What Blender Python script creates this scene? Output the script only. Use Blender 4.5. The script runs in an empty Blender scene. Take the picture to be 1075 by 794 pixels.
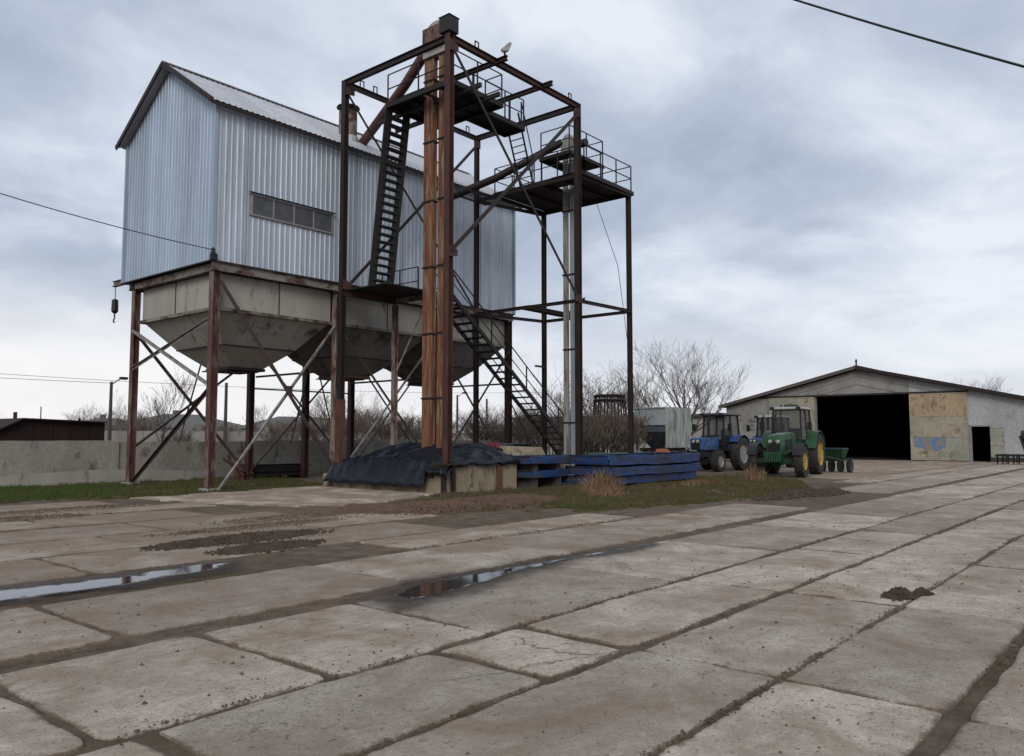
import bpy, bmesh, math, random
from mathutils import Vector, Matrix, noise
random.seed(7)
R = math.radians
sc = bpy.context.scene
COL = sc.collection
V = Vector

# ------------------------------------------------------------------ helpers
def nz(x, y, z=0., s=1.):
    return noise.noise(V((x*s, y*s, z*s)))

class MB:
    def __init__(s): s.v = []; s.f = []; s.a = {}
    def box(s, x0, y0, z0, x1, y1, z1):
        b = len(s.v)
        s.v += [(x0,y0,z0),(x1,y0,z0),(x1,y1,z0),(x0,y1,z0),(x0,y0,z1),(x1,y0,z1),(x1,y1,z1),(x0,y1,z1)]
        s.f += [tuple(b+i for i in q) for q in ((3,2,1,0),(4,5,6,7),(0,1,5,4),(1,2,6,5),(2,3,7,6),(3,0,4,7))]
        return s
    def bar(s, p, q, w=.1, h=None, up=(0,0,1)):
        h = h or w; p = V(p); q = V(q); d = (q-p).normalized(); u = V(up)
        if abs(d.dot(u)) > .97: u = V((1,0,0))
        sd = d.cross(u).normalized(); u = sd.cross(d).normalized()
        b = len(s.v)
        for e in (p, q):
            for i, j in ((-1,-1),(1,-1),(1,1),(-1,1)): s.v.append(tuple(e+sd*(i*w/2)+u*(j*h/2)))
        s.f += [tuple(b+i for i in t) for t in ((0,1,2,3),(7,6,5,4),(0,4,5,1),(1,5,6,2),(2,6,7,3),(3,7,4,0))]
        return s
    def ibeam(s, p, q, w=.2, h=.2, t=.02, up=(0,0,1)):
        p = V(p); q = V(q); d = (q-p).normalized(); u = V(up)
        if abs(d.dot(u)) > .97: u = V((1,0,0))
        sd = d.cross(u).normalized(); u = sd.cross(d).normalized()
        s.bar(p+u*(h/2-t/2), q+u*(h/2-t/2), w, t, u); s.bar(p-u*(h/2-t/2), q-u*(h/2-t/2), w, t, u)
        s.bar(p, q, t*1.2, h-2*t, u)
        return s
    def angle(s, p, q, w=.08, t=.012, up=(0,0,1)):
        p = V(p); q = V(q); d = (q-p).normalized(); u = V(up)
        if abs(d.dot(u)) > .97: u = V((1,0,0))
        sd = d.cross(u).normalized(); u = sd.cross(d).normalized()
        s.bar(p, q, w, t, u); s.bar(p+sd*(w/2-t/2)-u*(w/2), q+sd*(w/2-t/2)-u*(w/2), t, w-t, u)
        return s
    def tube(s, pts, r, n=8, cap=True):
        pts = [V(p) for p in pts]; rs = r if isinstance(r, (list, tuple)) else [r]*len(pts)
        b = len(s.v); pu = None
        for i, p in enumerate(pts):
            d = (pts[min(i+1, len(pts)-1)]-pts[max(i-1, 0)]).normalized()
            if pu is None:
                pu = V((0,0,1)) if abs(d.z) < .9 else V((1,0,0))
            sd = d.cross(pu).normalized(); u = sd.cross(d).normalized(); pu = u
            for k in range(n):
                a = 2*math.pi*k/n
                s.v.append(tuple(p+(sd*math.cos(a)+u*math.sin(a))*rs[i]))
        for i in range(len(pts)-1):
            for k in range(n):
                k2 = (k+1) % n
                s.f.append((b+i*n+k, b+i*n+k2, b+(i+1)*n+k2, b+(i+1)*n+k))
        if cap:
            s.f.append(tuple(b+k for k in range(n))[::-1]); s.f.append(tuple(b+(len(pts)-1)*n+k for k in range(n)))
        return s
    def lathe(s, prof, c, axis='z', n=24, ring=False):
        if ring: prof = list(prof)+[prof[0]]
        b = len(s.v); c = V(c)
        for (r, t) in prof:
            for k in range(n):
                a = 2*math.pi*k/n; x, y = r*math.cos(a), r*math.sin(a)
                o = {'z': (x,y,t), 'y': (x,t,y), 'x': (t,x,y)}[axis]
                s.v.append(tuple(c+V(o)))
        for i in range(len(prof)-1):
            for k in range(n):
                k2 = (k+1) % n
                s.f.append((b+i*n+k, b+i*n+k2, b+(i+1)*n+k2, b+(i+1)*n+k))
        if ring: return s
        if prof[0][0] > 1e-4: s.f.append(tuple(b+k for k in range(n)))
        if prof[-1][0] > 1e-4: s.f.append(tuple(b+(len(prof)-1)*n+k for k in range(n)))
        return s
    def poly(s, pts, off):
        """prism: polygon pts (3d) extruded by off"""
        b = len(s.v); n = len(pts); off = V(off)
        s.v += [tuple(p) for p in pts]+[tuple(V(p)+off) for p in pts]
        s.f.append(tuple(range(b, b+n))[::-1]); s.f.append(tuple(range(b+n, b+2*n)))
        for i in range(n):
            j = (i+1) % n; s.f.append((b+i, b+j, b+n+j, b+n+i))
        return s
    def loft(s, rings, cap=True, close=True):
        b = len(s.v); n = len(rings[0])
        for r in rings: s.v += [tuple(p) for p in r]
        for i in range(len(rings)-1):
            for k in range(n if close else n-1):
                k2 = (k+1) % n; s.f.append((b+i*n+k, b+i*n+k2, b+(i+1)*n+k2, b+(i+1)*n+k))
        if cap: s.f.append(tuple(range(b, b+n))[::-1]); s.f.append(tuple(range(b+(len(rings)-1)*n, b+len(rings)*n)))
        return s
    def build(s, name, mat, parent=None, smooth=False, bevel=0, loc=None, norm=True):
        me = bpy.data.meshes.new(name)
        o = bpy.data.objects.new(name, me); COL.objects.link(o)
        org = V(loc) if loc is not None else (wloc(parent) if parent is not None and not parent.get('_loc') else V((0,0,0)))
        if parent is not None:
            o.parent = parent
            if loc is not None: o.location = V(loc)-wloc(parent)
            elif not parent.get('_loc'): o.location = (0,0,0)
            if parent.get('_loc'): org = V((0,0,0)); o['_loc'] = 1; o.location = loc or (0,0,0); 
        elif loc is not None: o.location = loc
        me.from_pydata([tuple(V(p)-org) if not (parent is not None and parent.get('_loc')) else p for p in s.v], [], s.f)
        if norm:
            bm = bmesh.new(); bm.from_mesh(me); bmesh.ops.recalc_face_normals(bm, faces=bm.faces); bm.to_mesh(me); bm.free()
        if smooth:
            for p in me.polygons: p.use_smooth = True
        if bevel:
            m = o.modifiers.new('bevel', 'BEVEL'); m.width = bevel; m.segments = 2; m.limit_method = 'ANGLE'; m.angle_limit = R(40)
        if smooth == 'auto':
            try: me.set_sharp_from_angle(angle=R(35))
            except Exception: pass
        me.materials.append(mat)
        return o

def wloc(o):
    l = V((0,0,0))
    while o is not None: l = l+o.location; o = o.parent
    return l
def tag(o, label=None, cat=None, group=None, kind=None):
    if label: o['label'] = label
    if cat: o['category'] = cat
    if group: o['group'] = group
    if kind: o['kind'] = kind
    return o
def thing(name, label, cat, loc=(0,0,0), rz=0, group=None, local=False):
    o = bpy.data.objects.new(name, None); COL.objects.link(o); o.location = loc; o.rotation_euler = (0,0,rz)
    o.empty_display_size = .3
    if local: o['_loc'] = 1
    return tag(o, label, cat, group)
def copy_tree(o, parent=None):
    c = o.copy(); COL.objects.link(c); c.parent = parent
    for ch in [k for k in bpy.data.objects if k.parent == o]: copy_tree(ch, c)
    return c

# ------------------------------------------------------------------ materials
def ramp(nt, fac, stops):
    r = nt.nodes.new('ShaderNodeValToRGB'); e = r.color_ramp.elements
    while len(e) > 1: e.remove(e[-1])
    e[0].position = stops[0][0]; c = stops[0][1]; e[0].color = (*c, 1) if not isinstance(c, float) else (c,c,c,1)
    for p, c in stops[1:]:
        k = e.new(p); k.color = (*c, 1) if not isinstance(c, float) else (c,c,c,1)
    nt.links.new(fac, r.inputs[0]); return r.outputs[0]
def nnoise(nt, vec, scale, detail=6, rough=.6, dist=0):
    n = nt.nodes.new('ShaderNodeTexNoise'); n.inputs['Scale'].default_value = scale; n.inputs['Detail'].default_value = detail
    n.inputs['Roughness'].default_value = rough; n.inputs['Distortion'].default_value = dist
    nt.links.new(vec, n.inputs['Vector']); return n.outputs['Fac']
def mapping(nt, vec, sc=(1,1,1), loc=(0,0,0)):
    m = nt.nodes.new('ShaderNodeMapping'); m.inputs['Scale'].default_value = sc; m.inputs['Location'].default_value = loc
    nt.links.new(vec, m.inputs['Vector']); return m.outputs[0]
def mix(nt, fac, a, b, mode='MIX'):
    m = nt.nodes.new('ShaderNodeMix'); m.data_type = 'RGBA'; m.blend_type = mode
    for sock, val in ((m.inputs[0], fac), (m.inputs[6], a), (m.inputs[7], b)):
        if isinstance(val, bpy.types.NodeSocket): nt.links.new(val, sock)
        elif isinstance(val, (int, float)): sock.default_value = val
        else: sock.default_value = (*val, 1)
    return m.outputs[2]
def bump(nt, h, strength=.3, dist=.02, normal=None):
    b = nt.nodes.new('ShaderNodeBump'); b.inputs['Strength'].default_value = strength; b.inputs['Distance'].default_value = dist
    nt.links.new(h, b.inputs['Height'])
    if normal: nt.links.new(normal, b.inputs['Normal'])
    return b.outputs[0]
def newmat(name):
    m = bpy.data.materials.new(name); m.use_nodes = True; nt = m.node_tree
    bs = nt.nodes['Principled BSDF']; tc = nt.nodes.new('ShaderNodeTexCoord')
    return m, nt, bs, tc.outputs['Object']
def math_(nt, op, a, b=0.):
    m = nt.nodes.new('ShaderNodeMath'); m.operation = op
    for i, val in enumerate((a, b)):
        if isinstance(val, bpy.types.NodeSocket): nt.links.new(val, m.inputs[i])
        else: m.inputs[i].default_value = val
    m.use_clamp = False
    return m.outputs[0]

def mat_worn(name, base, alt, rust=None, rust_amt=.5, scale=1.5, streak=(1,1,1), rough=.6, metal=0., bmp=.25, fine=25, bdist=.01):
    """paint or metal: base mottled with alt, streaked rust breaking through"""
    m, nt, bs, oc = newmat(name)
    v = mapping(nt, oc, streak)
    n1 = nnoise(nt, v, scale, 8, .65); n2 = nnoise(nt, oc, fine, 4, .6)
    c = mix(nt, ramp(nt, n1, [(.35, 0.), (.65, 1.)]), base, alt)
    c = mix(nt, .35, c, mix(nt, ramp(nt, n2, [(.3, 0.), (.7, 1.)]), (.25,)*3, (.75,)*3), 'OVERLAY')
    if rust:
        n3 = nnoise(nt, mapping(nt, oc, streak, (7.3, 2.1, 4.4)), scale*1.7, 10, .7, .4)
        lo = 1-rust_amt
        f = ramp(nt, n3, [(max(0, lo-.07), 0.), (min(1, lo+.05), 1.)])
        rc = mix(nt, n2, rust, tuple(k*.45 for k in rust))
        c = mix(nt, f, c, rc)
        rr = ramp(nt, f, [(0, rough), (1, .9)]); nt.links.new(rr, bs.inputs['Roughness'])
    else: bs.inputs['Roughness'].default_value = rough
    nt.links.new(c, bs.inputs['Base Color']); bs.inputs['Metallic'].default_value = metal
    bs.inputs['Specular IOR Level'].default_value = .35
    nt.links.new(bump(nt, n2, bmp, bdist), bs.inputs['Normal'])
    return m

def mat_plain(name, c, rough=.5, metal=0., var=.3, scale=6):
    return mat_worn(name, c, tuple(k*(1-var) for k in c), None, 0, scale, rough=rough, metal=metal, bmp=.12)

RUST = (.11, .035, .018)
M = {}
M['steel_dark'] = mat_worn('dark_rusted_steel', (.012,.009,.009), (.022,.012,.010), (.05,.02,.013), .40, 2, (1,1,.4))
M['steel_black'] = mat_worn('blackened_steel', (.011,.01,.011), (.02,.016,.015), (.04,.02,.014), .38, 2)
M['steel_red'] = mat_worn('red_oxide_steel', (.034,.013,.012), (.06,.022,.018), (.10,.05,.034), .42, 2.2, (1,1,.35))
M['post_silo'] = mat_worn('rust_mottled_post', (.065,.024,.02), (.10,.042,.033), (.22,.18,.15), .44, 2.6, (1,1,.35))
M['post_pale'] = mat_worn('pale_rusty_post', (.25,.21,.18), (.16,.12,.10), (.10,.04,.028), .47, 2.6, (1,1,.35))
M['brace_pale'] = mat_worn('pale_grey_brace', (.27,.25,.23), (.17,.15,.14), (.10,.05,.035), .42, 2)
M['brace_dark'] = mat_worn('dark_brace', (.03,.025,.024), (.06,.04,.034), (.11,.05,.035), .42, 2)
M['trunk'] = mat_worn('orange_rust_duct', (.085,.03,.017), (.18,.066,.03), (.30,.22,.15), .44, 1.6, (3.5,3.5,.3), rough=.8)
M['trunk_dark'] = mat_worn('dark_rust_duct', (.08,.028,.016), (.12,.045,.025), (.05,.02,.012), .5, 1.3, (2,2,.3), rough=.85)
M['trunk_grey'] = mat_worn('weathered_grey_duct', (.24,.23,.22), (.32,.30,.285), (.14,.09,.07), .4, 1.5, (2,2,.25), rough=.6)
M['trunk_blue'] = mat_worn('blue_grey_duct', (.25,.275,.30), (.33,.35,.37), (.14,.11,.09), .35, 1.5, (2,2,.25), rough=.5)
M['rust_sleeve'] = mat_worn('brown_rust_sleeve', (.055,.024,.018), (.10,.045,.028), (.15,.08,.05), .42, 3, (1,1,.4), rough=.9)
M['head'] = mat_worn('rusty_elevator_head', (.10,.05,.038), (.16,.09,.07), (.05,.022,.016), .45, 2)
M['spout'] = mat_worn('red_brown_spout', (.12,.05,.042), (.08,.035,.03), (.16,.10,.08), .4, 2)
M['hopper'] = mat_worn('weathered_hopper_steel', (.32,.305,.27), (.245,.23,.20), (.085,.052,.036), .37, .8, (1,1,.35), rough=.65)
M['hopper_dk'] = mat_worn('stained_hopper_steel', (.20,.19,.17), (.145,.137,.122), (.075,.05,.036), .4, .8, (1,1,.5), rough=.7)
M['hopper_rust'] = mat_worn('rusty_outlet', (.12,.055,.035), (.07,.035,.025), (.16,.12,.09), .4, 4)
M['beam_pale'] = mat_worn('pale_channel_beam', (.21,.19,.165), (.14,.12,.10), (.07,.035,.026), .47, 1.4, (.5,.5,1))
M['concrete_old'] = mat_worn('old_concrete', (.20,.19,.165), (.27,.255,.22), (.10,.09,.075), .38, .9, (1,1,.6), rough=.95, bmp=.5, fine=14)
M['pit_concrete'] = mat_worn('yellowed_concrete', (.27,.22,.14), (.19,.16,.115), (.08,.06,.04), .40, 1.6, (1,1,.5), rough=.95, bmp=.5, fine=14)
M['blue_paint'] = mat_worn('blue_painted_steel', (.014,.052,.175), (.009,.026,.085), (.05,.048,.055), .45, 1.9, (.4,.4,1.5), rough=.42)
M['blue_light'] = mat_worn('light_blue_tray_bed', (.07,.16,.34), (.04,.09,.22), (.05,.05,.06), .36, 2.5)  # tray beds in a lighter blue than the side panels, with grey patches
M['blue_tractor'] = mat_worn('blue_tractor_paint', (.012,.055,.165), (.018,.08,.22), (.04,.04,.045), .45, 2.2, rough=.45)
M['green_paint'] = mat_worn('green_tractor_paint', (.007,.05,.015), (.013,.07,.025), (.04,.045,.03), .44, 2.5, rough=.38)
M['green_hood'] = mat_worn('pale_green_hood_top', (.13,.21,.15), (.08,.15,.10), None, 0, 2.5, rough=.35)  # hood top in a paler green than the body
M['yellow'] = mat_worn('yellow_wheel_paint', (.42,.30,.035), (.30,.21,.035), (.10,.07,.035), .44, 5, rough=.45)
M['rim_grey'] = mat_plain('dull_grey_rim', (.26,.25,.25))
M['tyre'] = mat_worn('dusty_tyre_rubber', (.018,.018,.018), (.035,.032,.028), (.07,.06,.05), .38, 4, rough=.85)
M['black'] = mat_plain('black_trim', (.012,.012,.013), .45)
M['roof_grey'] = mat_plain('pale_grey_cab_roof', (.30,.30,.29), .55)
M['dark_cab'] = mat_plain('dark_cab_roof', (.03,.03,.036), .5)
M['silver'] = mat_worn('dull_galvanised_bin', (.22,.245,.255), (.29,.31,.315), (.14,.12,.10), .35, 1.4, rough=.5)
M['slate_bin'] = mat_worn('slate_blue_bin', (.05,.06,.085), (.075,.085,.11), None, 0, 1.4, rough=.6)
M['greenwhite'] = mat_worn('pale_green_stained_side', (.34,.36,.33), (.24,.265,.245), (.09,.09,.075), .42, 1.6, (1.6,1.6,.3), rough=.8)
M['orange'] = mat_worn('faded_orange_paint', (.30,.08,.03), (.2,.06,.03), (.08,.04,.03), .4, 3)
M['green_faded'] = mat_worn('faded_green_paint', (.04,.09,.05), (.06,.12,.075), (.05,.04,.03), .4, 2)
M['barn_wall'] = mat_worn('whitewashed_barn_wall', (.36,.37,.38), (.27,.275,.28), (.19,.175,.155), .36, .5, (1,1,.5), rough=.9, fine=8)
M['barn_gable'] = mat_worn('grey_gable_boards', (.25,.245,.23), (.18,.175,.165), (.12,.105,.09), .38, .7, (1,1,1.4), rough=.95, fine=8)
M['barn_roof'] = mat_worn('grey_brown_barn_roof', (.07,.055,.05), (.11,.095,.085), None, 0, 1.5, rough=.9)
M['gate_rust'] = mat_worn('tan_rusty_gate', (.36,.27,.175), (.28,.215,.145), (.20,.075,.03), .42, .9, (1,1,.8), rough=.85, fine=10)
M['gate_tan'] = mat_worn('faded_tan_gate', (.32,.29,.225), (.25,.225,.175), (.17,.10,.055), .39, .9, rough=.85, fine=10)
M['gate_green'] = mat_worn('faded_grey_green_gate', (.27,.275,.225), (.21,.215,.17), (.17,.11,.06), .38, .9, rough=.85, fine=10)
M['gate_blue'] = mat_worn('peeling_blue_paint', (.06,.14,.29), (.09,.19,.35), (.30,.25,.18), .49, 2.2, (1,1,.5), rough=.7)
M['shed_roof'] = mat_worn('dark_maroon_sheet_roof', (.014,.006,.006), (.024,.010,.009), None, 0, 1, rough=.9)
M['house_roof'] = mat_plain('grey_slate_roof', (.14,.135,.13), .9)
M['house_wall'] = mat_plain('plain_plaster_wall', (.26,.24,.21), .9)
M['pale_wall'] = mat_worn('pale_concrete_wall', (.33,.32,.29), (.26,.25,.23), None, 0, .6, rough=.95)
M['bark'] = mat_worn('grey_brown_bark', (.045,.036,.03), (.07,.058,.05), None, 0, 6, rough=.95)
M['twig'] = mat_worn('brown_twigs', (.085,.07,.06), (.12,.10,.088), None, 0, 2, rough=.95)
M['shrub'] = mat_worn('brown_shrub_twigs', (.10,.078,.06), (.14,.11,.085), None, 0, 2, rough=.95)
M['conifer'] = mat_worn('dark_conifer_needles', (.022,.03,.02), (.035,.04,.026), None, 0, 2, rough=.95)
M['wood_pole'] = mat_plain('grey_weathered_pole', (.07,.06,.052), .9)
M['scrap'] = mat_worn('dark_scrap_metal', (.02,.018,.018), (.04,.033,.03), (.09,.05,.035), .38, 3)
M['brick'] = mat_worn('red_brick_rubble', (.13,.06,.045), (.18,.09,.07), (.1,.08,.07), .38, 3, rough=.95)
M['wire'] = mat_plain('black_cable', (.012,.012,.012), .6)
M['lamp_glass'] = mat_plain('pale_lamp_face', (.45,.46,.47), .3)
M['interior'] = mat_plain('shade_black_interior', (.012,.012,.013), .95)  # near-black base colour paints in the shade inside the barn

# galvanised corrugated sheet with sheet-to-sheet variation
def mat_sheet(name, base, ax, rough=.45, metal=.3):
    m, nt, bs, oc = newmat(name)
    sep = nt.nodes.new('ShaderNodeSeparateXYZ'); nt.links.new(oc, sep.inputs[0])
    cell = math_(nt, 'FLOOR', math_(nt, 'DIVIDE', sep.outputs[ax], 1.1))
    wn = nt.nodes.new('ShaderNodeTexWhiteNoise'); wn.noise_dimensions = '1D'; nt.links.new(cell, wn.inputs['W'])
    n = nnoise(nt, mapping(nt, oc, (1,1,.2)), 1.6, 9, .72); n2 = nnoise(nt, oc, 9, 5, .6)
    c = mix(nt, ramp(nt, n, [(.3, 0.), (.7, 1.)]), tuple(k*.78 for k in base), tuple(min(1, k*1.12) for k in base))
    c = mix(nt, .5, c, mix(nt, wn.outputs['Value'], (.42,)*3, (.58,)*3), 'OVERLAY')
    c = mix(nt, ramp(nt, nnoise(nt, mapping(nt, oc, (2,2,.12), (3,1,9)), 1.6, 6, .7), [(.52, 0.), (.75, .45)]), c, (.17,.14,.12))
    nt.links.new(c, bs.inputs['Base Color']); bs.inputs['Metallic'].default_value = metal
    nt.links.new(ramp(nt, n2, [(.2, rough-.08), (.8, rough+.14)]), bs.inputs['Roughness'])
    nt.links.new(bump(nt, nnoise(nt, oc, 1.7, 3, .5), .25, .04), bs.inputs['Normal'])
    return m
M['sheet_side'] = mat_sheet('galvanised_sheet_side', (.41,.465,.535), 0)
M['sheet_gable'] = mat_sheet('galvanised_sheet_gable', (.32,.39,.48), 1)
M['sheet_roof'] = mat_sheet('galvanised_sheet_roof', (.44,.455,.48), 0, .5)

def mat_glass(name, col=(.05,.055,.06), alpha=.55, rough=.08):
    m, nt, bs, oc = newmat(name)
    bs.inputs['Base Color'].default_value = (*col, 1); bs.inputs['Roughness'].default_value = rough
    bs.inputs['Alpha'].default_value = alpha
    return m
M['glass'] = mat_glass('dusty_cab_glass', (.04,.045,.05), .22, .08)
M['film'] = mat_worn('grimy_window_film', (.05,.055,.062), (.09,.095,.105), None, 0, 3, rough=.25)
M['headlight'] = mat_plain('headlight_glass', (.35,.35,.33), .15)

# tarp
m, nt, bs, oc = newmat('dark_navy_tarpaulin')
n = nnoise(nt, oc, 1.6, 8, .62, .6); n2 = nnoise(nt, mapping(nt, oc, (1,1.6,1)), 2.6, 9, .72, 1.2)
nt.links.new(mix(nt, ramp(nt, n, [(.35, 0.), (.7, 1.)]), (.002,.003,.006), (.006,.010,.021)), bs.inputs['Base Color'])
bs.inputs['Roughness'].default_value = .42; bs.inputs['Specular IOR Level'].default_value = .4
nt.links.new(bump(nt, n2, .6, .06), bs.inputs['Normal']); M['tarp'] = m

# slabs: concrete with dirt creeping from the joints ("edge" attribute) and slab-to-slab tone
def mat_slab(name, pale=1.):
    m, nt, bs, oc = newmat(name)
    at = nt.nodes.new('ShaderNodeAttribute'); at.attribute_name = 'slab'
    sp = nt.nodes.new('ShaderNodeSeparateColor'); nt.links.new(at.outputs['Color'], sp.inputs[0])
    edge, tone, wet = sp.outputs[0], sp.outputs[1], sp.outputs[2]
    big = nnoise(nt, oc, .45, 8, .6); mid = nnoise(nt, oc, 2.2, 9, .68, .3); fine = nnoise(nt, oc, 26, 6, .7); grit = nnoise(nt, oc, 90, 3, .6)
    a = tuple(k*pale for k in (.455,.402,.338)); b = tuple(k*pale for k in (.295,.25,.203))
    c = mix(nt, ramp(nt, mid, [(.32, 0.), (.66, 1.)]), b, a)
    c = mix(nt, .7, c, mix(nt, tone, (.30,.295,.29), (.70,.70,.69)), 'OVERLAY')
    c = mix(nt, .55, c, mix(nt, ramp(nt, fine, [(.3, 0.), (.7, 1.)]), (.3,)*3, (.7,)*3), 'OVERLAY')
    c = mix(nt, .4, c, mix(nt, ramp(nt, grit, [(.3, 0.), (.7, 1.)]), (.28,)*3, (.72,)*3), 'OVERLAY')
    sp1 = nnoise(nt, mapping(nt, oc, (1,1.5,1), (9,2,1)), 17, 3, .55, .6)
    c = mix(nt, ramp(nt, sp1, [(.63, 0.), (.70, .75)]), c, (.06,.05,.042))
    sp2 = nnoise(nt, mapping(nt, oc, (1,1,1), (2,8,3)), 48, 2, .5)
    c = mix(nt, ramp(nt, sp2, [(.64, 0.), (.70, .7)]), c, (.055,.045,.038))
    c = mix(nt, ramp(nt, sp2, [(.28, .5), (.36, 0.)]), c, (.5,.46,.4))
    sp3 = nnoise(nt, mapping(nt, oc, (1,1,1), (5,5,3)), 1.1, 7, .7, 1.)
    c = mix(nt, ramp(nt, sp3, [(.50, 0.), (.68, .5)]), c, (.27,.215,.165))
    pits = nnoise(nt, mapping(nt, oc, (1.,2.2,1), (4,4,4)), 6, 6, .75, .8)
    c = mix(nt, ramp(nt, pits, [(.58, 0.), (.68, .6)]), c, (.075,.06,.048))
    # hairline cracks, only here and there
    vo = nt.nodes.new('ShaderNodeTexVoronoi'); vo.feature = 'DISTANCE_TO_EDGE'; vo.inputs['Scale'].default_value = .42
    vm = nt.nodes.new('ShaderNodeVectorMath'); vm.operation = 'ADD'; nt.links.new(oc, vm.inputs[0])
    nn_ = nt.nodes.new('ShaderNodeTexNoise'); nn_.inputs['Scale'].default_value = 1.3; nn_.inputs['Detail'].default_value = 7; nt.links.new(oc, nn_.inputs['Vector'])
    vs_ = nt.nodes.new('ShaderNodeVectorMath'); vs_.operation = 'SCALE'; vs_.inputs['Scale'].default_value = .9; nt.links.new(nn_.outputs['Color'], vs_.inputs[0]); nt.links.new(vs_.outputs[0], vm.inputs[1])
    nt.links.new(vm.outputs[0], vo.inputs['Vector'])
    ck = math_(nt, 'MULTIPLY', ramp(nt, vo.outputs['Distance'], [(.0015, 1.), (.0055, 0.)]), ramp(nt, big, [(.5, 0.), (.58, .8)]))
    c = mix(nt, ck, c, (.06,.05,.042))
    # brown soil smears
    sxy = nt.nodes.new('ShaderNodeSeparateXYZ'); nt.links.new(oc, sxy.inputs[0])
    yy_ = nt.nodes.new('ShaderNodeMapRange'); yy_.inputs[1].default_value = 5; yy_.inputs[2].default_value = 11; yy_.inputs[3].default_value = 0; yy_.inputs[4].default_value = .13
    nt.links.new(sxy.outputs[1], yy_.inputs[0])
    d = math_(nt, 'ADD', math_(nt, 'ADD', nnoise(nt, oc, .8, 9, .7, .5), yy_.outputs[0]), math_(nt, 'MULTIPLY', fine, .15))
    c = mix(nt, ramp(nt, d, [(.52, 0.), (.74, .8)]), c, (.19,.135,.092))
    e = math_(nt, 'ADD', edge, math_(nt, 'MULTIPLY', math_(nt, 'SUBTRACT', mid, .5), 1.7))
    e = math_(nt, 'ADD', e, math_(nt, 'MULTIPLY', math_(nt, 'SUBTRACT', fine, .5), .9))
    c = mix(nt, ramp(nt, e, [(.04, .9), (.34, 0.)]), c, (.13,.098,.071))
    c = mix(nt, math_(nt, 'MULTIPLY', wet, .45), c, (.035,.028,.022))
    nt.links.new(c, bs.inputs['Base Color'])
    rr = mix(nt, wet, (.93,)*3, (.45,)*3); nt.links.new(rr, bs.inputs['Roughness'])
    bs.inputs['Specular IOR Level'].default_value = .3
    h = math_(nt, 'ADD', math_(nt, 'MULTIPLY', fine, .6), math_(nt, 'MULTIPLY', grit, .35)); h = math_(nt, 'ADD', h, math_(nt, 'MULTIPLY', mid, 1.2))
    nt.links.new(bump(nt, h, 1., .03), bs.inputs['Normal'])
    return m
M['slab'] = mat_slab('dirty_concrete_slabs')
M['pad'] = mat_slab('pale_concrete_pad', 1.3)

# ground
m, nt, bs, oc = newmat('wet_brown_soil')
big = nnoise(nt, oc, .25, 8, .6); mid = nnoise(nt, oc, 3, 9, .7); fine = nnoise(nt, oc, 30, 6, .7)
c = mix(nt, ramp(nt, mid, [(.3, 0.), (.7, 1.)]), (.06,.043,.031), (.19,.142,.102)); c = mix(nt, .7, c, mix(nt, fine, (.2,)*3, (.8,)*3), 'OVERLAY')
c = mix(nt, ramp(nt, big, [(.45, 0.), (.65, .7)]), c, (.06,.055,.03))
nt.links.new(c, bs.inputs['Base Color']); bs.inputs['Roughness'].default_value = .95; bs.inputs['Specular IOR Level'].default_value = .2
nt.links.new(bump(nt, math_(nt, 'ADD', mid, math_(nt, 'MULTIPLY', fine, .5)), 1., .05), bs.inputs['Normal']); M['soil'] = m

M['soil_dark'] = mat_worn('dark_spilled_soil', (.035,.025,.019), (.07,.05,.036), None, 0, 4, rough=1.)
M['soil_red'] = mat_worn('reddish_brown_soil', (.075,.045,.032), (.12,.078,.055), None, 0, 4, rough=1.)
def mat_blades(name, a, b, c3):
    m, nt, bs, oc = newmat(name)
    n = nnoise(nt, oc, .7, 6, .7); n2 = nnoise(nt, oc, 11, 3, .6)
    c = mix(nt, ramp(nt, n, [(.38, 0.), (.6, 1.)]), a, b); c = mix(nt, ramp(nt, n2, [(.45, 0.), (.7, .8)]), c, c3)
    nt.links.new(c, bs.inputs['Base Color']); bs.inputs['Roughness'].default_value = .9; bs.inputs['Specular IOR Level'].default_value = .1
    return m
M['grass'] = mat_blades('short_winter_grass', (.052,.072,.022), (.07,.066,.03), (.12,.10,.05))
M['grass_green'] = mat_blades('fresh_green_grass', (.035,.085,.014), (.055,.09,.02), (.08,.08,.032))
M['grass_dry'] = mat_blades('dry_brown_grass', (.095,.08,.042), (.058,.044,.026), (.17,.135,.075))
M['reed'] = mat_blades('dry_tan_stalks', (.20,.125,.075), (.14,.085,.05), (.27,.185,.12))

# water: feathered from damp film to standing water by the "slab" attribute
m, nt, bs, oc = newmat('muddy_puddle_water')
at_ = nt.nodes.new('ShaderNodeAttribute'); at_.attribute_name = 'slab'
sp_ = nt.nodes.new('ShaderNodeSeparateColor'); nt.links.new(at_.outputs['Color'], sp_.inputs[0])
n = nnoise(nt, oc, 6, 8, .7)
nt.links.new(mix(nt, sp_.outputs[0], mix(nt, n, (.03,.023,.018), (.075,.058,.044)), (.035,.031,.028)), bs.inputs['Base Color'])
rg_ = mix(nt, sp_.outputs[0], (.6,)*3, (.05,)*3); nt.links.new(rg_, bs.inputs['Roughness'])
sl_ = mix(nt, sp_.outputs[0], (.25,)*3, (1.,)*3); nt.links.new(sl_, bs.inputs['Specular IOR Level']); bs.inputs['IOR'].default_value = 1.5
al = math_(nt, 'MULTIPLY', sp_.outputs[1], .72); al = math_(nt, 'MAXIMUM', al, sp_.outputs[0]); nt.links.new(al, bs.inputs['Alpha'])
hb_ = math_(nt, 'MULTIPLY', n, math_(nt, 'SUBTRACT', 1.02, sp_.outputs[0])); nt.links.new(bump(nt, hb_, .6, .03), bs.inputs['Normal']); M['water'] = m

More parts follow.
